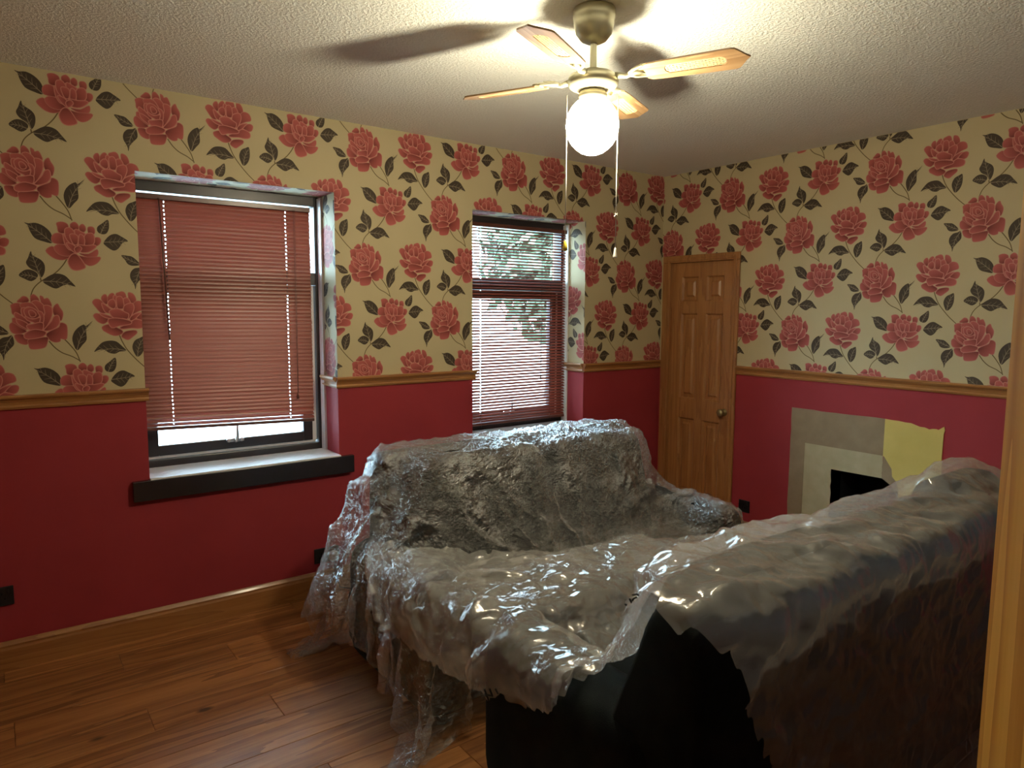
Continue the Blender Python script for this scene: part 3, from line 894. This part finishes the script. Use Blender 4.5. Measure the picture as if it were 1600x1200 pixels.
# globe and bulb
M_bulb = mat('glowing_bulb')
def _emis(m, c, s):
    nt = m.node_tree; nt.nodes.remove(bsdf(m)); e = N(m, 'ShaderNodeEmission', Strength=s); e.inputs['Color'].default_value = (*c, 1)
    L(m, e.outputs[0], nt.nodes['Material Output'].inputs['Surface'])
_emis(M_bulb, LAMP_COLOR, LAMP_STRENGTH)
M_globe = mat('opal_glass_globe')
def _globe(m):
    nt = m.node_tree; nt.nodes.remove(bsdf(m)); out = nt.nodes['Material Output']
    t = N(m, 'ShaderNodeBsdfTransparent'); t.inputs['Color'].default_value = (.9, .9, .9, 1)
    tr = N(m, 'ShaderNodeBsdfTranslucent'); tr.inputs['Color'].default_value = (.9, .9, .88, 1)
    gl = N(m, 'ShaderNodeBsdfGlossy', Roughness=.1)
    mx = N(m, 'ShaderNodeMixShader'); mx.inputs[0].default_value = .35
    L(m, t.outputs[0], mx.inputs[1]); L(m, tr.outputs[0], mx.inputs[2])
    m2 = N(m, 'ShaderNodeMixShader'); m2.inputs[0].default_value = .04
    L(m, mx.outputs[0], m2.inputs[1]); L(m, gl.outputs[0], m2.inputs[2]); L(m, m2.outputs[0], out.inputs['Surface'])
_globe(M_globe)
GZ = -.386
gp = [(.040, .090)]
for k in range(13):
    an = R(62-152*k/12); gp.append((max(.092*math.cos(an), 0), .100*math.sin(an)))
globe = MB().lathe([(r, GZ+z) for r, z in gp], 40).build('globe_shade', M_globe, fan)
MB().lathe([(0, GZ+.030), (.012, GZ+.024), (.014, GZ+.002), (.025, GZ-.018), (.031, GZ-.036), (.028, GZ-.056), (.017, GZ-.068), (0, GZ-.072)], 24).build('bulb', M_bulb, globe)
# pull cords
for s, zb, kind in ((-1, 1.872, 0), (1, 1.845, 1)):
    px, py = s*.089*.804, -s*.089*.595
    ch = empty('pull_cord', (px, py, -.285)); ch.parent = fan
    zl = zb-(H-.285)
    MB().tube([(0, 0, 0), (0, 0, zl)], .0016, 6).build('cord', M_cord, ch)
    if kind == 0: MB().lathe([(0, 0), (.003, -.002), (.006, -.012), (.0095, -.026), (.008, -.036), (0, -.040)], 14, (0, 0, zl)).build('wooden_bead', M_yel, ch)
    else:
        MB().lathe([(0, .002), (.003, 0), (.004, -.008), (.008, -.030), (.008, -.034), (0, -.034)], 14, (0, 0, zl)).build('bell_pull', M_cord, ch)
        mb = MB()
        for an in range(5): mb.tube([(0, 0, zl+.115), (.008*math.cos(an*1.3), .006*math.sin(an*1.3), zl+.115+.007*math.sin(an*2.1))], .0012, 5)
        mb.build('knot', M_cord, ch)

# ------------------------------------------------------------------ sofas
M_velour = mat('dark_green_velour', (.010, .013, .012), .85, spec=.08)
bsdf(M_velour).inputs['Sheen Weight'].default_value = .05
bsdf(M_velour).inputs['Sheen Tint'].default_value = (.25, .33, .26, 1)
mottled(M_velour, (.005, .007, .009), (.011, .014, .014), 14, .4, 400, .002)
PRIMS = []      # rounded boxes for the sheets to lie on: centre, half size, radius, lean about x
def rbox_pts(half, r, n=9):
    """rounded box surface as a grid-projected cube"""
    bm = bmesh.new(); bmesh.ops.create_cube(bm, size=2)
    bmesh.ops.subdivide_edges(bm, edges=bm.edges[:], cuts=n, use_grid_fill=True)
    hx_, hy_, hz_ = half
    for v in bm.verts:
        q = Vector((v.co.x*hx_, v.co.y*hy_, v.co.z*hz_))
        # bunch the rings towards the edges so the rounding is smooth
        c = Vector([max(-(h-r), min(h-r, a)) for a, h in zip(q, half)])
        d = q-c
        if d.length > 1e-6: q = c+d.normalized()*r
        v.co = q
    return bm
def rbox(name, cx, cy, cz, hx, hy, hz, r, lean=0, m=None, parent=None, prim=True, puff=0):
    bm = rbox_pts((hx, hy, hz), r)
    if puff:
        for v in bm.verts:
            v.co.y += puff*math.copysign(1, v.co.y)*max(0, 1-(v.co.x/hx)**2)*max(0, 1-(v.co.z/hz)**2)
            v.co.z += puff*.4*math.copysign(1, v.co.z)*max(0, 1-(v.co.x/hx)**2)*max(0, 1-(v.co.y/hy)**2)
    T = Matrix.Translation((cx, cy, cz)) @ Matrix.Rotation(lean, 4, 'X')
    mb = MB(); mb.frombm(bm, 0, T, True)
    o = mb.build(name, m, parent)
    o.matrix_parent_inverse = parent.matrix_world.inverted()
    if prim: PRIMS.append((np.array((cx, cy, cz)), np.array((hx, hy+puff, hz)), r, lean))
    return o
def sofa(cx, rear, s, W, bhw, ztop, label, grp, armz=.60, lift=0):
    root = empty('sofa', (cx, rear+s*.45, 0)); tag(root, label, 'sofa', grp)
    bpy.context.view_layer.update()
    Y = lambda d: rear+s*d
    rbox('base', cx, Y(.46), .185, W/2-.05, .40, .125, .03, 0, M_velour, root)
    # backrest shell: tapered end profile
    prof = [(.02, .07), (.015, .50), (.035, ztop-.06), (.06, ztop-.02), (.13, ztop-.005), (.19, ztop-.03), (.225, ztop-.12), (.30, .62), (.36, .40), (.38, .07)]
    bm = bmesh.new(); rows = []
    prof = [tuple(q) for q in smooth_loop(prof, 3)]
    for x, sh in ((-bhw, .86), (-bhw+.006, .94), (-bhw+.020, .985), (-bhw+.045, 1), (bhw-.045, 1), (bhw-.020, .985), (bhw-.006, .94), (bhw, .86)):
        c_ = (.18, .5)
        rows.append([bm.verts.new((cx+x, Y(c_[0]+(d-c_[0])*sh), c_[1]+(z-c_[1])*sh if z > .1 else z)) for d, z in prof])
    n = len(prof)
    for a, b in zip(rows, rows[1:]):
        for i in range(n): bm.faces.new((a[i], a[(i+1) % n], b[(i+1) % n], b[i]))
    bm.faces.new(rows[0]); bm.faces.new(rows[-1][::-1])
    bmesh.ops.recalc_face_normals(bm, faces=bm.faces[:])
    mb = MB(); mb.frombm(bm, 0, None, True); o = mb.build('backrest', M_velour, root); o.matrix_parent_inverse = root.matrix_world.inverted()
    PRIMS.append((np.array((cx, Y(.12), ztop*.5+.01)), np.array((bhw+.012, .118, ztop*.5-.008)), .05, 0))
    PRIMS.append((np.array((cx, Y(.23), .50)), np.array((bhw+.012, .11, .43)), .05, -s*R(-15)))
    wi = W/2-.24
    for sx in (-1, 1):
        rbox('arm', cx+sx*(W/2-.125), Y(.53), armz/2+.02, .125, .385, armz/2-.02, .105, 0, M_velour, root)
        rbox('seat_cushion', cx+sx*wi/2, Y(.60), .375, wi/2-.004, .31, .095, .06, 0, M_velour, root, puff=.015)
        rbox('back_cushion', cx+sx*wi/2, Y(.335), ztop-.30+(lift if sx > 0 else 0), wi/2-.006, .10, .285, .085, -s*R(-15), M_velour, root, puff=.04)
        for d in (.10, .82):
            mb = MB().lathe([(.0, 0), (.020, 0), (.026, .062), (0, .062)], 16, (cx+sx*(W/2-.12), Y(d), .001))
            f = mb.build('foot', M_dark, root); f.matrix_parent_inverse = root.matrix_world.inverted()
    return root
SO1 = dict(cx=2.205, rear=3.08, s=-1, W=1.97, bhw=.80, ztop=.965)
SO2 = dict(cx=2.255, rear=.925, s=1, W=2.09, bhw=1.015, ztop=.925, lift=-.01)
sofa(label='dark two-seater sofa under crinkled clear plastic, backing onto the window wall', grp=None, **SO1)
so2 = sofa(label='dark sofa with its bare end showing below the plastic, back to the open door', grp=None, **SO2)

rbox('end_cushion', 3.05, 1.13, .880, .25, .10, .110, .09, 0, M_velour, so2)

# ------------------------------------------------------------------ plastic dust sheets: draped by a small position-based cloth solver
def drape(P0, rest, prims, steps, iters, thick, fric, seed, bend=.02, shear=.25, walls=(), fric_hi=None, pin=None):
    rng = np.random.default_rng(seed)
    X = P0.astype(np.float32).copy(); X += rng.normal(0, .003, X.shape).astype(np.float32)
    V = np.zeros_like(X); nu, nv = X.shape[:2]; dt = 1/50.
    def solve(A, B, r, k):
        d = B-A; ln = np.sqrt((d*d).sum(-1, keepdims=True))+1e-9
        c = d*((ln-r)/ln*(.5*k)); A += c; B -= c
    def solve_min(A, B, r, k):
        d = B-A; ln = np.sqrt((d*d).sum(-1, keepdims=True))+1e-9
        c = d*(np.minimum(ln-r, 0)/ln*(.5*k)); A += c; B -= c
    def mod_sl(n, off):   # rows i with i%4 in (off, off+1) paired with i+2
        i = np.arange(n-2); return i[(i % 4 == off) | (i % 4 == off+1)]
    bu = [mod_sl(nu, 0), mod_sl(nu, 2)]; bv = [mod_sl(nv, 0), mod_sl(nv, 2)]
    rd = rest*math.sqrt(2)
    xf = [(np.asarray(c, np.float32), np.asarray(h, np.float32), r, math.cos(a), math.sin(a)) for c, h, r, a in prims]
    for st in range(steps):
        prev = X.copy()
        V[..., 2] -= 9.8*dt; V *= .965
        sp = np.sqrt((V*V).sum(-1, keepdims=True)); V *= np.minimum(1, 2.0/(sp+1e-6))
        X = X+V*dt
        mu = fric if fric_hi is None or st < steps*.25 else fric_hi
        for it in range(iters):
            for o in (0, 1):
                a, b = X[o:-1:2], X[o+1::2]; n = min(len(a), len(b)); solve(a[:n], b[:n], rest, 1.0)
                a, b = X[:, o:-1:2], X[:, o+1::2]; n = min(a.shape[1], b.shape[1]); solve(a[:, :n], b[:, :n], rest, 1.0)
                a, b = X[o:-1:2, :-1], X[o+1::2, 1:]; n = min(len(a), len(b)); solve(a[:n], b[:n], rd, shear)
                a, b = X[o:-1:2, 1:], X[o+1::2, :-1]; n = min(len(a), len(b)); solve(a[:n], b[:n], rd, shear)
            if pin is not None: X[pin] = prev[pin]
            if it % 3 == 0:
                for ix in bu:
                    A, B = X[ix], X[ix+2]; solve_min(A, B, 2*rest, bend); X[ix] = A; X[ix+2] = B
                for ix in bv:
                    A, B = X[:, ix], X[:, ix+2]; solve_min(A, B, 2*rest, bend); X[:, ix] = A; X[:, ix+2] = B
            if it % 4 == 3 or it == iters-1:
                cn = np.zeros(X.shape[:2], bool); nrm = np.zeros_like(X)
                for c, h, r, ca, sa in xf:
                    rel = X-c
                    y = rel[..., 1]*ca+rel[..., 2]*sa; z = -rel[..., 1]*sa+rel[..., 2]*ca
                    loc = np.stack((rel[..., 0], y, z), -1)
                    near = (np.abs(loc) < h+thick).all(-1)
                    if not near.any(): continue
                    lp = loc[near]; q = np.abs(lp)-(h-r); m = np.maximum(q, 0)
                    ml = np.sqrt((m*m).sum(-1)); out = ml > 1e-7
                    d = np.where(out, ml, q.max(-1))-r
                    g = np.where(out[:, None], m/(ml[:, None]+1e-9), (q == q.max(-1, keepdims=True)).astype(np.float32))
                    g *= np.sign(lp)
                    pen = np.maximum(thick-d, 0); hit = pen > 0
                    gy = g[:, 1]*ca-g[:, 2]*sa; gz = g[:, 1]*sa+g[:, 2]*ca
                    G = np.stack((g[:, 0], gy, gz), -1)
                    idx = np.nonzero(near); X[idx] += G*pen[:, None]
                    hi = tuple(k_[hit] for k_ in idx); cn[hi] = True; nrm[hi] = G[hit]
                lowf = X[..., 2] < .004
                X[..., 2] = np.maximum(X[..., 2], .004); cn |= lowf; nrm[lowf] = (0, 0, 1)
                for ax, lim, sg in walls:
                    X[..., ax] = np.where(sg*(X[..., ax]-lim) < 0, lim, X[..., ax])
        if pin is not None: X[pin] = prev[pin]
        dX = X-prev
        if cn.any():
            dn = (dX*nrm).sum(-1, keepdims=True)*nrm; tg = dX-dn
            X = np.where(cn[..., None], X-tg*mu, X); dX = X-prev
        V = dX/dt
    return X
def film(name, base_fac, tint, crinkle, rough, scale, refl=.07, edge=.22):
    m = mat(name); nt = m.node_tree; nt.nodes.remove(bsdf(m)); out = nt.nodes['Material Output']
    tc = N(m, 'ShaderNodeTexCoord')
    n1 = N(m, 'ShaderNodeTexNoise', Scale=scale, Detail=6.0, Roughness=.62, Distortion=1.2)
    v1 = N(m, 'ShaderNodeTexVoronoi', Scale=scale*.8); v1.feature = 'DISTANCE_TO_EDGE'
    nw = N(m, 'ShaderNodeTexNoise', Scale=scale*.35, Detail=3.0)
    va = N(m, 'ShaderNodeVectorMath', operation='MULTIPLY_ADD'); va.inputs[1].default_value = (.12, .12, .12)
    L(m, tc.outputs['Object'], n1.inputs['Vector']); L(m, tc.outputs['Object'], nw.inputs['Vector'])
    L(m, nw.outputs['Color'], va.inputs[0]); L(m, tc.outputs['Object'], va.inputs[2]); L(m, va.outputs[0], v1.inputs['Vector'])
    mx = N(m, 'ShaderNodeMath', operation='MULTIPLY_ADD'); mx.inputs[1].default_value = .9
    L(m, v1.outputs['Distance'], mx.inputs[0]); L(m, n1.outputs['Fac'], mx.inputs[2])
    bp = N(m, 'ShaderNodeBump', Strength=crinkle, Distance=.024); L(m, mx.outputs[0], bp.inputs['Height'])
    # crinkled in patches, stretched smooth between them
    nm = N(m, 'ShaderNodeTexNoise', Scale=5.0, Detail=2.0); L(m, tc.outputs['Object'], nm.inputs['Vector'])
    rm = ramp(m, [(.40, (.40, .40, .40)), (.58, (1, 1, 1))]); L(m, nm.outputs['Fac'], rm.inputs['Fac'])
    sm_ = N(m, 'ShaderNodeMath', operation='MULTIPLY'); sm_.inputs[1].default_value = crinkle
    L(m, rm.outputs['Color'], sm_.inputs[0]); L(m, sm_.outputs[0], bp.inputs['Strength'])
    t = N(m, 'ShaderNodeBsdfTransparent'); t.inputs['Color'].default_value = (*tint, 1)
    d = N(m, 'ShaderNodeBsdfDiffuse'); d.inputs['Color'].default_value = (.86, .86, .84, 1)
    tl = N(m, 'ShaderNodeBsdfTranslucent'); tl.inputs['Color'].default_value = (.86, .86, .84, 1)
    g = N(m, 'ShaderNodeBsdfGlossy', Roughness=rough); g.inputs['Color'].default_value = (.95, .95, .95, 1)
    for n_ in (d, tl, g): L(m, bp.outputs['Normal'], n_.inputs['Normal'])
    s1 = N(m, 'ShaderNodeMixShader'); s1.inputs[0].default_value = .45
    L(m, d.outputs[0], s1.inputs[1]); L(m, tl.outputs[0], s1.inputs[2])
    # a thin film scatters more when seen along its surface
    lw = N(m, 'ShaderNodeLayerWeight', Blend=.35)
    mr = N(m, 'ShaderNodeMapRange'); mr.inputs['To Min'].default_value = base_fac; mr.inputs['To Max'].default_value = min(.85, base_fac+edge)
    L(m, lw.outputs['Facing'], mr.inputs['Value'])
    s2 = N(m, 'ShaderNodeMixShader'); L(m, mr.outputs[0], s2.inputs[0]); L(m, t.outputs[0], s2.inputs[1]); L(m, s1.outputs[0], s2.inputs[2])
    # reflectance of a thin film (Schlick), the same from either side
    lf = N(m, 'ShaderNodeLayerWeight', Blend=.5); L(m, bp.outputs['Normal'], lf.inputs['Normal'])
    pw = N(m, 'ShaderNodeMath', operation='POWER'); pw.inputs[1].default_value = 4.0; L(m, lf.outputs['Facing'], pw.inputs[0])
    fm = N(m, 'ShaderNodeMath', operation='MULTIPLY_ADD'); fm.inputs[1].default_value = .70; fm.inputs[2].default_value = refl; fm.use_clamp = True
    L(m, pw.outputs[0], fm.inputs[0])
    s3 = N(m, 'ShaderNodeMixShader'); L(m, fm.outputs[0], s3.inputs[0]); L(m, s2.outputs[0], s3.inputs[1]); L(m, g.outputs[0], s3.inputs[2])
    L(m, s3.outputs[0], out.inputs['Surface'])
    return m
M_film1 = film('crinkled_clear_film', .030, (.97, .97, .96), 1.0, .20, 42, .18, .34)
M_film2 = film('smooth_clear_film', .23, (.96, .96, .95), .16, .12, 11, .07, .15)
def sheet(name, X, m, label, keep=None):
    nu, nv = X.shape[:2]
    vs = X.reshape(-1, 3)
    ii = np.arange(nu*nv).reshape(nu, nv)
    q = np.stack((ii[:-1, :-1], ii[1:, :-1], ii[1:, 1:], ii[:-1, 1:]), -1).reshape(-1, 4)
    if keep is not None: q = q[keep.reshape(-1)[q].all(1)]
    me = bpy.data.meshes.new(name); me.from_pydata(vs.tolist(), [], q.tolist()); me.update()
    bm = bmesh.new(); bm.from_mesh(me)
    bmesh.ops.delete(bm, geom=[v for v in bm.verts if not v.link_faces], context='VERTS'); bm.to_mesh(me); bm.free()
    o = link(name, me, m, None, True)
    md = o.modifiers.new('sub', 'SUBSURF'); md.levels = 1; md.render_levels = 1
    tag(o, label, 'dust sheet')
    return o
def crease(o, layers, lev):
    md = o.modifiers['sub']; md.levels = lev; md.render_levels = lev
    for k_, (sz, amp, kind, dep) in enumerate(layers):
        tx = bpy.data.textures.new('film_crease_%d' % k_, 'CLOUDS'); tx.noise_scale = sz; tx.noise_type = kind; tx.noise_depth = dep
        d = o.modifiers.new('crease', 'DISPLACE'); d.texture = tx; d.strength = amp; d.mid_level = .5; d.texture_coords = 'LOCAL'
H1 = .025
def flat(corner, e1, n1, e2, n2, z, h, squash, amp, seed):
    rng = np.random.default_rng(seed)
    i, j = np.meshgrid(np.arange(n1), np.arange(n2), indexing='ij')
    e1, e2 = np.array(e1, float), np.array(e2, float); e1 /= np.linalg.norm(e1); e2 /= np.linalg.norm(e2)
    P = np.zeros((n1, n2, 3)); P[..., :2] = np.array(corner)+i[..., None]*h*squash*e1+j[..., None]*h*squash*e2
    P[..., 2] = z
    for _ in range(14):
        kx, ky = rng.normal(0, 9, 2); P[..., 2] += amp*rng.uniform(.3, 1)*np.sin(kx*P[..., 0]+ky*P[..., 1]+rng.uniform(0, 6))
    return P
def along(prof, s):
    """points (y, z) at arc lengths s along a profile"""
    pr = np.array(prof, float); seg = np.sqrt((np.diff(pr, axis=0)**2).sum(1)); cum = np.concatenate(([0], np.cumsum(seg)))
    return np.interp(s, cum, pr[:, 0]), np.interp(s, cum, pr[:, 1]), cum
def laid(x0, nx, prof, s0, ns, h, sqx, sqs, amp, seed):
    rng = np.random.default_rng(seed)
    i, j = np.meshgrid(np.arange(nx), np.arange(ns), indexing='ij')
    s = s0+j*h*sqs; y, z, cum = along(prof, s)
    P = np.stack((x0+i*h*sqx, y, z), -1)
    for _ in range(26):
        kx, ky = rng.normal(0, 14, 2); w = amp*rng.uniform(.3, 1)*np.sin(kx*P[..., 0]+ky*s+rng.uniform(0, 6))
        P[..., 2] += np.abs(w); P[..., 1] += w*.5
    return P, s
def finer(X):
    """double the grid with cubic interpolation"""
    for ax in (0, 1):
        A = np.moveaxis(X, ax, 0); pad = np.concatenate((2*A[:1]-A[1:2], A, 2*A[-1:]-A[-2:-1]))
        mid = (-pad[:-3]+9*pad[1:-2]+9*pad[2:-1]-pad[3:])/16
        out = np.empty((2*len(A)-1,)+A.shape[1:]); out[0::2] = A; out[1::2] = mid
        X = np.moveaxis(out, 0, ax)
    return X
def normals(X, away):
    n = np.cross(np.gradient(X, axis=0), np.gradient(X, axis=1)); n /= np.sqrt((n*n).sum(-1, keepdims=True))+1e-9
    sg = np.sign(((X-np.array(away))*n).sum(-1, keepdims=True)); return n*np.where(sg == 0, 1, sg)
def fold(X, U, S, segs, away):
    nr = normals(X, away); Hh = np.zeros(X.shape[:2])
    for u0, s0, u1, s1, w, h in segs:
        du, ds = u1-u0, s1-s0; L2 = du*du+ds*ds
        t = ((U-u0)*du+(S-s0)*ds)/L2; tc = np.clip(t, 0, 1)
        d2 = (U-u0-tc*du)**2+(S-s0-tc*ds)**2
        Hh = np.maximum(Hh, 0)+h*np.exp(-np.sqrt(d2+1e-8)/w*1.0)*np.sqrt(np.clip(np.sin(np.pi*np.clip(t, .02, .98)), 0, 1))
    return X+nr*Hh[..., None]
PROF1 = [(2.02, .03), (2.08, .54), (2.34, .58), (2.64, 1.00), (2.74, 1.03), (3.02, 1.03), (3.13, .90), (3.16, .05)]
SQ1 = .93
P1, S1 = laid(.84, 119, PROF1, .34, 90, H1, SQ1, SQ1, .016, 1)
stand = [(np.array((1.24, 2.92, .19)), np.array((.10, .16, .21)), .05, 0), (np.array((1.33, 2.95, .32)), np.array((.10, .12, .32)), .05, 0), (np.array((1.38, 2.95, .42)), np.array((.08, .10, .42)), .05, 0)]   # the film stands stiffly away from the arm here
X1 = finer(drape(P1, H1, PRIMS+stand, 80, 14, .014, .50, 5, walls=((1, YA-.03, -1),), fric_hi=.93))
U1, T1 = np.meshgrid(.84+np.arange(X1.shape[0])*H1*SQ1/2, .34+np.arange(X1.shape[1])*H1*SQ1/2, indexing='ij')
rf = random.Random(11); segs = []
for _ in range(34):       # broad pulls in the film over the back
    x = rf.uniform(1.45, 2.95); sdr = (2.2-x)*rf.uniform(.25, .7)+rf.uniform(-.05, .05); a = rf.uniform(1.0, 1.34); b = a-rf.uniform(.18, .42)
    segs.append((x, a, x+sdr, b, rf.uniform(.022, .040), rf.uniform(.012, .030)))
for _ in range(110):      # long creases falling from the top of the back towards the middle of the seat
    x = rf.uniform(1.42, 3.0); sdr = (2.2-x)*rf.uniform(.15, .55)+rf.uniform(-.06, .06); a = rf.uniform(1.02, 1.36); b = a-rf.uniform(.10, .36)
    segs.append((x, a, x+sdr, b, rf.uniform(.008, .016), rf.uniform(.008, .024)))
for _ in range(30):       # hanging folds on the near side
    q = rf.uniform(.35, 2.2); segs.append((rf.uniform(1.15, 1.45), q, rf.uniform(.80, 1.0), q+rf.uniform(-.12, .12), rf.uniform(.010, .030), rf.uniform(.012, .035)))
for _ in range(150):      # short crinkles everywhere
    x, q, a, l = rf.uniform(1.1, 3.3), rf.uniform(.4, 1.8), rf.uniform(0, 3.14), rf.uniform(.05, .16)
    segs.append((x, q, x+l*math.cos(a), q+l*math.sin(a), rf.uniform(.007, .012), rf.uniform(.005, .012)))
X1 = fold(X1, U1, T1, segs, (2.2, 2.85, .2))
X1[..., 2] = np.maximum(X1[..., 2], .004)
rg1 = np.random.default_rng(3)
hem1 = np.interp(T1[0], [.1, .8, 1.3, 1.7, 2.3], [.93, .91, .90, 1.0, 1.02])+rg1.normal(0, .003, X1.shape[1])
s1 = sheet('plastic_sheet', X1, M_film1, 'crinkled clear plastic dust sheet over the sofa that backs onto the windows', U1 >= hem1[None, :])
crease(s1, ((.11, .035, 'SOFT_NOISE', 1), (.034, .014, 'HARD_NOISE', 1)), 1)
PROF2 = [(2.62, .62), (1.80, .68), (1.42, .62), (1.22, .95), (1.12, .99), (.96, .99), (.88, .92), (.85, .02), (.40, .02)]
SQ2 = .955
P2, S2 = laid(.92, 107, PROF2, .0, 118, H1, SQ2, SQ2, .012, 2)
pin2 = np.zeros(P2.shape[:2], bool); pin2[10:, 0:3] = True
span = [(np.array((2.2, 1.98, .32)), np.array((.97, .24, .27)), .08, 0)]     # the film is stretched across the gap between the two sofas
X2 = finer(drape(P2, H1, PRIMS+span, 80, 14, .020, .60, 9, walls=((1, YC+.02, 1),), fric_hi=.95, pin=pin2))
U2, T2 = np.meshgrid(.92+np.arange(X2.shape[0])*H1*SQ2/2, np.arange(X2.shape[1])*H1*SQ2/2, indexing='ij')
segs = []
for _ in range(34):       # stiff folds over the arm
    x, q, a, l = rf.uniform(.95, 1.7), rf.uniform(0, 1.2), rf.uniform(0, 3.14), rf.uniform(.12, .34)
    segs.append((x, q, x+l*math.cos(a), q+l*math.sin(a), rf.uniform(.014, .030), rf.uniform(.015, .04)))
for _ in range(16):       # pulls at the corner of the back
    x, q = rf.uniform(1.15, 1.9), rf.uniform(1.45, 1.95); segs.append((x, q, x+rf.uniform(.10, .30), q+rf.uniform(-.22, .10), rf.uniform(.012, .03), rf.uniform(.012, .035)))
for _ in range(14):
    x, q = rf.uniform(1.8, 3.2), rf.uniform(1.4, 1.9); segs.append((x, q, x+rf.uniform(.2, .5), q+rf.uniform(-.15, .15), rf.uniform(.02, .04), rf.uniform(.01, .03)))
X2 = fold(X2, U2, T2, segs, (2.2, 1.35, .2))
X2[..., 2] = np.maximum(X2[..., 2], .004)
# torn outline: sheet coordinates (x across, s from the far edge towards the camera)
rg2 = np.random.default_rng(4)
left = np.interp(T2[0], [0, .3, .8, 1.15, 1.40, 1.60, 1.75, 1.95, 2.3, 3.1], [1.05, 1.05, 1.11, 1.16, 1.30, 1.35, 1.345, 1.40, 1.58, 1.86])+rg2.normal(0, .006, X2.shape[1])
far = np.interp(U2[:, 0], [.8, 1.2, 2.2, 2.6], [.06, .08, .42, .75])+rg2.normal(0, .008, X2.shape[0])
keep2 = (U2 >= left[None, :]) & (T2 >= far[:, None])
s2 = sheet('plastic_sheet', X2, M_film2, 'smooth clear plastic dust sheet with black print over the sofa with the bare end', keep2)
crease(s2, ((.16, .042, 'SOFT_NOISE', 1), (.08, .018, 'HARD_NOISE', 1)), 1)
# black print on the film: part of a symbol in a rounded outline, and the letters HI cut off by the torn hem
M_ink = mat('black_film_print', (.012, .012, .014), .5)
def film_print(centre, ppm, lines, width):
    """strokes given in millimetres right/up of a centre, laid onto the sheet's own surface"""
    dg = bpy.context.evaluated_depsgraph_get(); ev = s2.evaluated_get(dg)
    ex, ey = Vector((.803, -.596, 0)), Vector((0, 0, 1)); mb = MB(); toward = (cam.matrix_world.translation-Vector(centre)).normalized()
    for ln in lines:
        pts = []
        for (x0, y0), (x1, y1) in zip(ln, ln[1:]):
            for k_ in range(5): pts.append((x0+(x1-x0)*k_/5, y0+(y1-y0)*k_/5))
        pts.append(ln[-1]); P_ = []
        for x, y in pts:
            q_ = Vector(centre)+ex*x/1000+ey*y/1000
            ok, loc, nn, _i = ev.ray_cast(q_+toward*.25, -toward, distance=.32)
            if not ok: continue
            P_.append((loc+toward*.003, toward))
        vs = []; fs = []
        for k_, (p_, nn) in enumerate(P_):
            d = P_[min(k_+1, len(P_)-1)][0]-P_[max(k_-1, 0)][0]; sd = d.cross(nn).normalized()*width/2
            vs += [p_+sd, p_-sd]
        for k_ in range(len(P_)-1):
            if (P_[k_+1][0]-P_[k_][0]).length < .03: fs.append((2*k_, 2*k_+1, 2*k_+3, 2*k_+2))
        mb.add(vs, fs)
    return mb.build('black_print', M_ink, s2)
film_print((1.235, 1.165, .905), 0, [
    [(-24, -16), (-26, -18), (-34, -20), (-35, -12), (-28, 0), (-12, 8), (-2, 18), (14, 22), (24, 16)],
    [(-20, -2), (-10, -8)], [(-24, -7), (-14, -12)], [(-4, 10), (2, -2)], [(2, 6), (10, 12), (20, 14)], [(2, 6), (10, 2)]], .0045)
film_print((1.160, 1.675, .452), 0, [
    [(-30, 4), (-12, -4)], [(-34, -6), (-14, -10), (-8, -4)], [(-14, 16), (0, -22)], [(-14, 0), (14, -8)], [(2, 18), (18, -24)], [(20, 18), (40, -26)]], .0055)

# ------------------------------------------------------------------ outside the windows
M_yard = mottled(mat('pale_paving', rough=.9), (.42, .42, .40), (.52, .52, .50), 2)
structure(MB().box(-14, 30, YA+.5, 40, -.5, -.4).build('ground', M_yard))
M_bark = mat('bark', (.10, .08, .06), .9)
M_leaf = mottled(mat('tree_leaves', rough=.6), (.10, .16, .10), (.18, .26, .16), 1.2)
def tree(x, y, h, r, seed, label):
    rng = random.Random(seed)
    root = empty('tree', (x, y, -.4)); tag(root, label, 'tree', 'trees in the yard')
    MB().tube([(0, 0, 0), (.05, .02, h*.3), (0, .08, h*.6), (.05, 0, h*.85)], [.16, .13, .09, .03], 10).build('trunk', M_bark, root)
    mb = MB()
    for _ in range(2600):
        th, ph = rng.uniform(0, 6.283), math.acos(rng.uniform(-1, 1)); rr = r*rng.uniform(.45, 1)
        c = Vector((rr*math.sin(ph)*math.cos(th), rr*math.sin(ph)*math.sin(th), h*.62+rr*1.15*math.cos(ph)))
        s = rng.uniform(.14, .30); a = Vector((rng.uniform(-1, 1), rng.uniform(-1, 1), rng.uniform(-1, 1))).normalized(); b = a.orthogonal().normalized()
        mb.add([c-a*s, c+b*s*.5, c+a*s, c-b*s*.5], [(0, 1, 2, 3)])
    f = mb.build('foliage', M_leaf, root, fix=False); f['kind'] = 'stuff'
tree(10.3, 12.4, 5.2, 1.7, 1, 'leafy tree in the yard beyond the open-slatted blind')
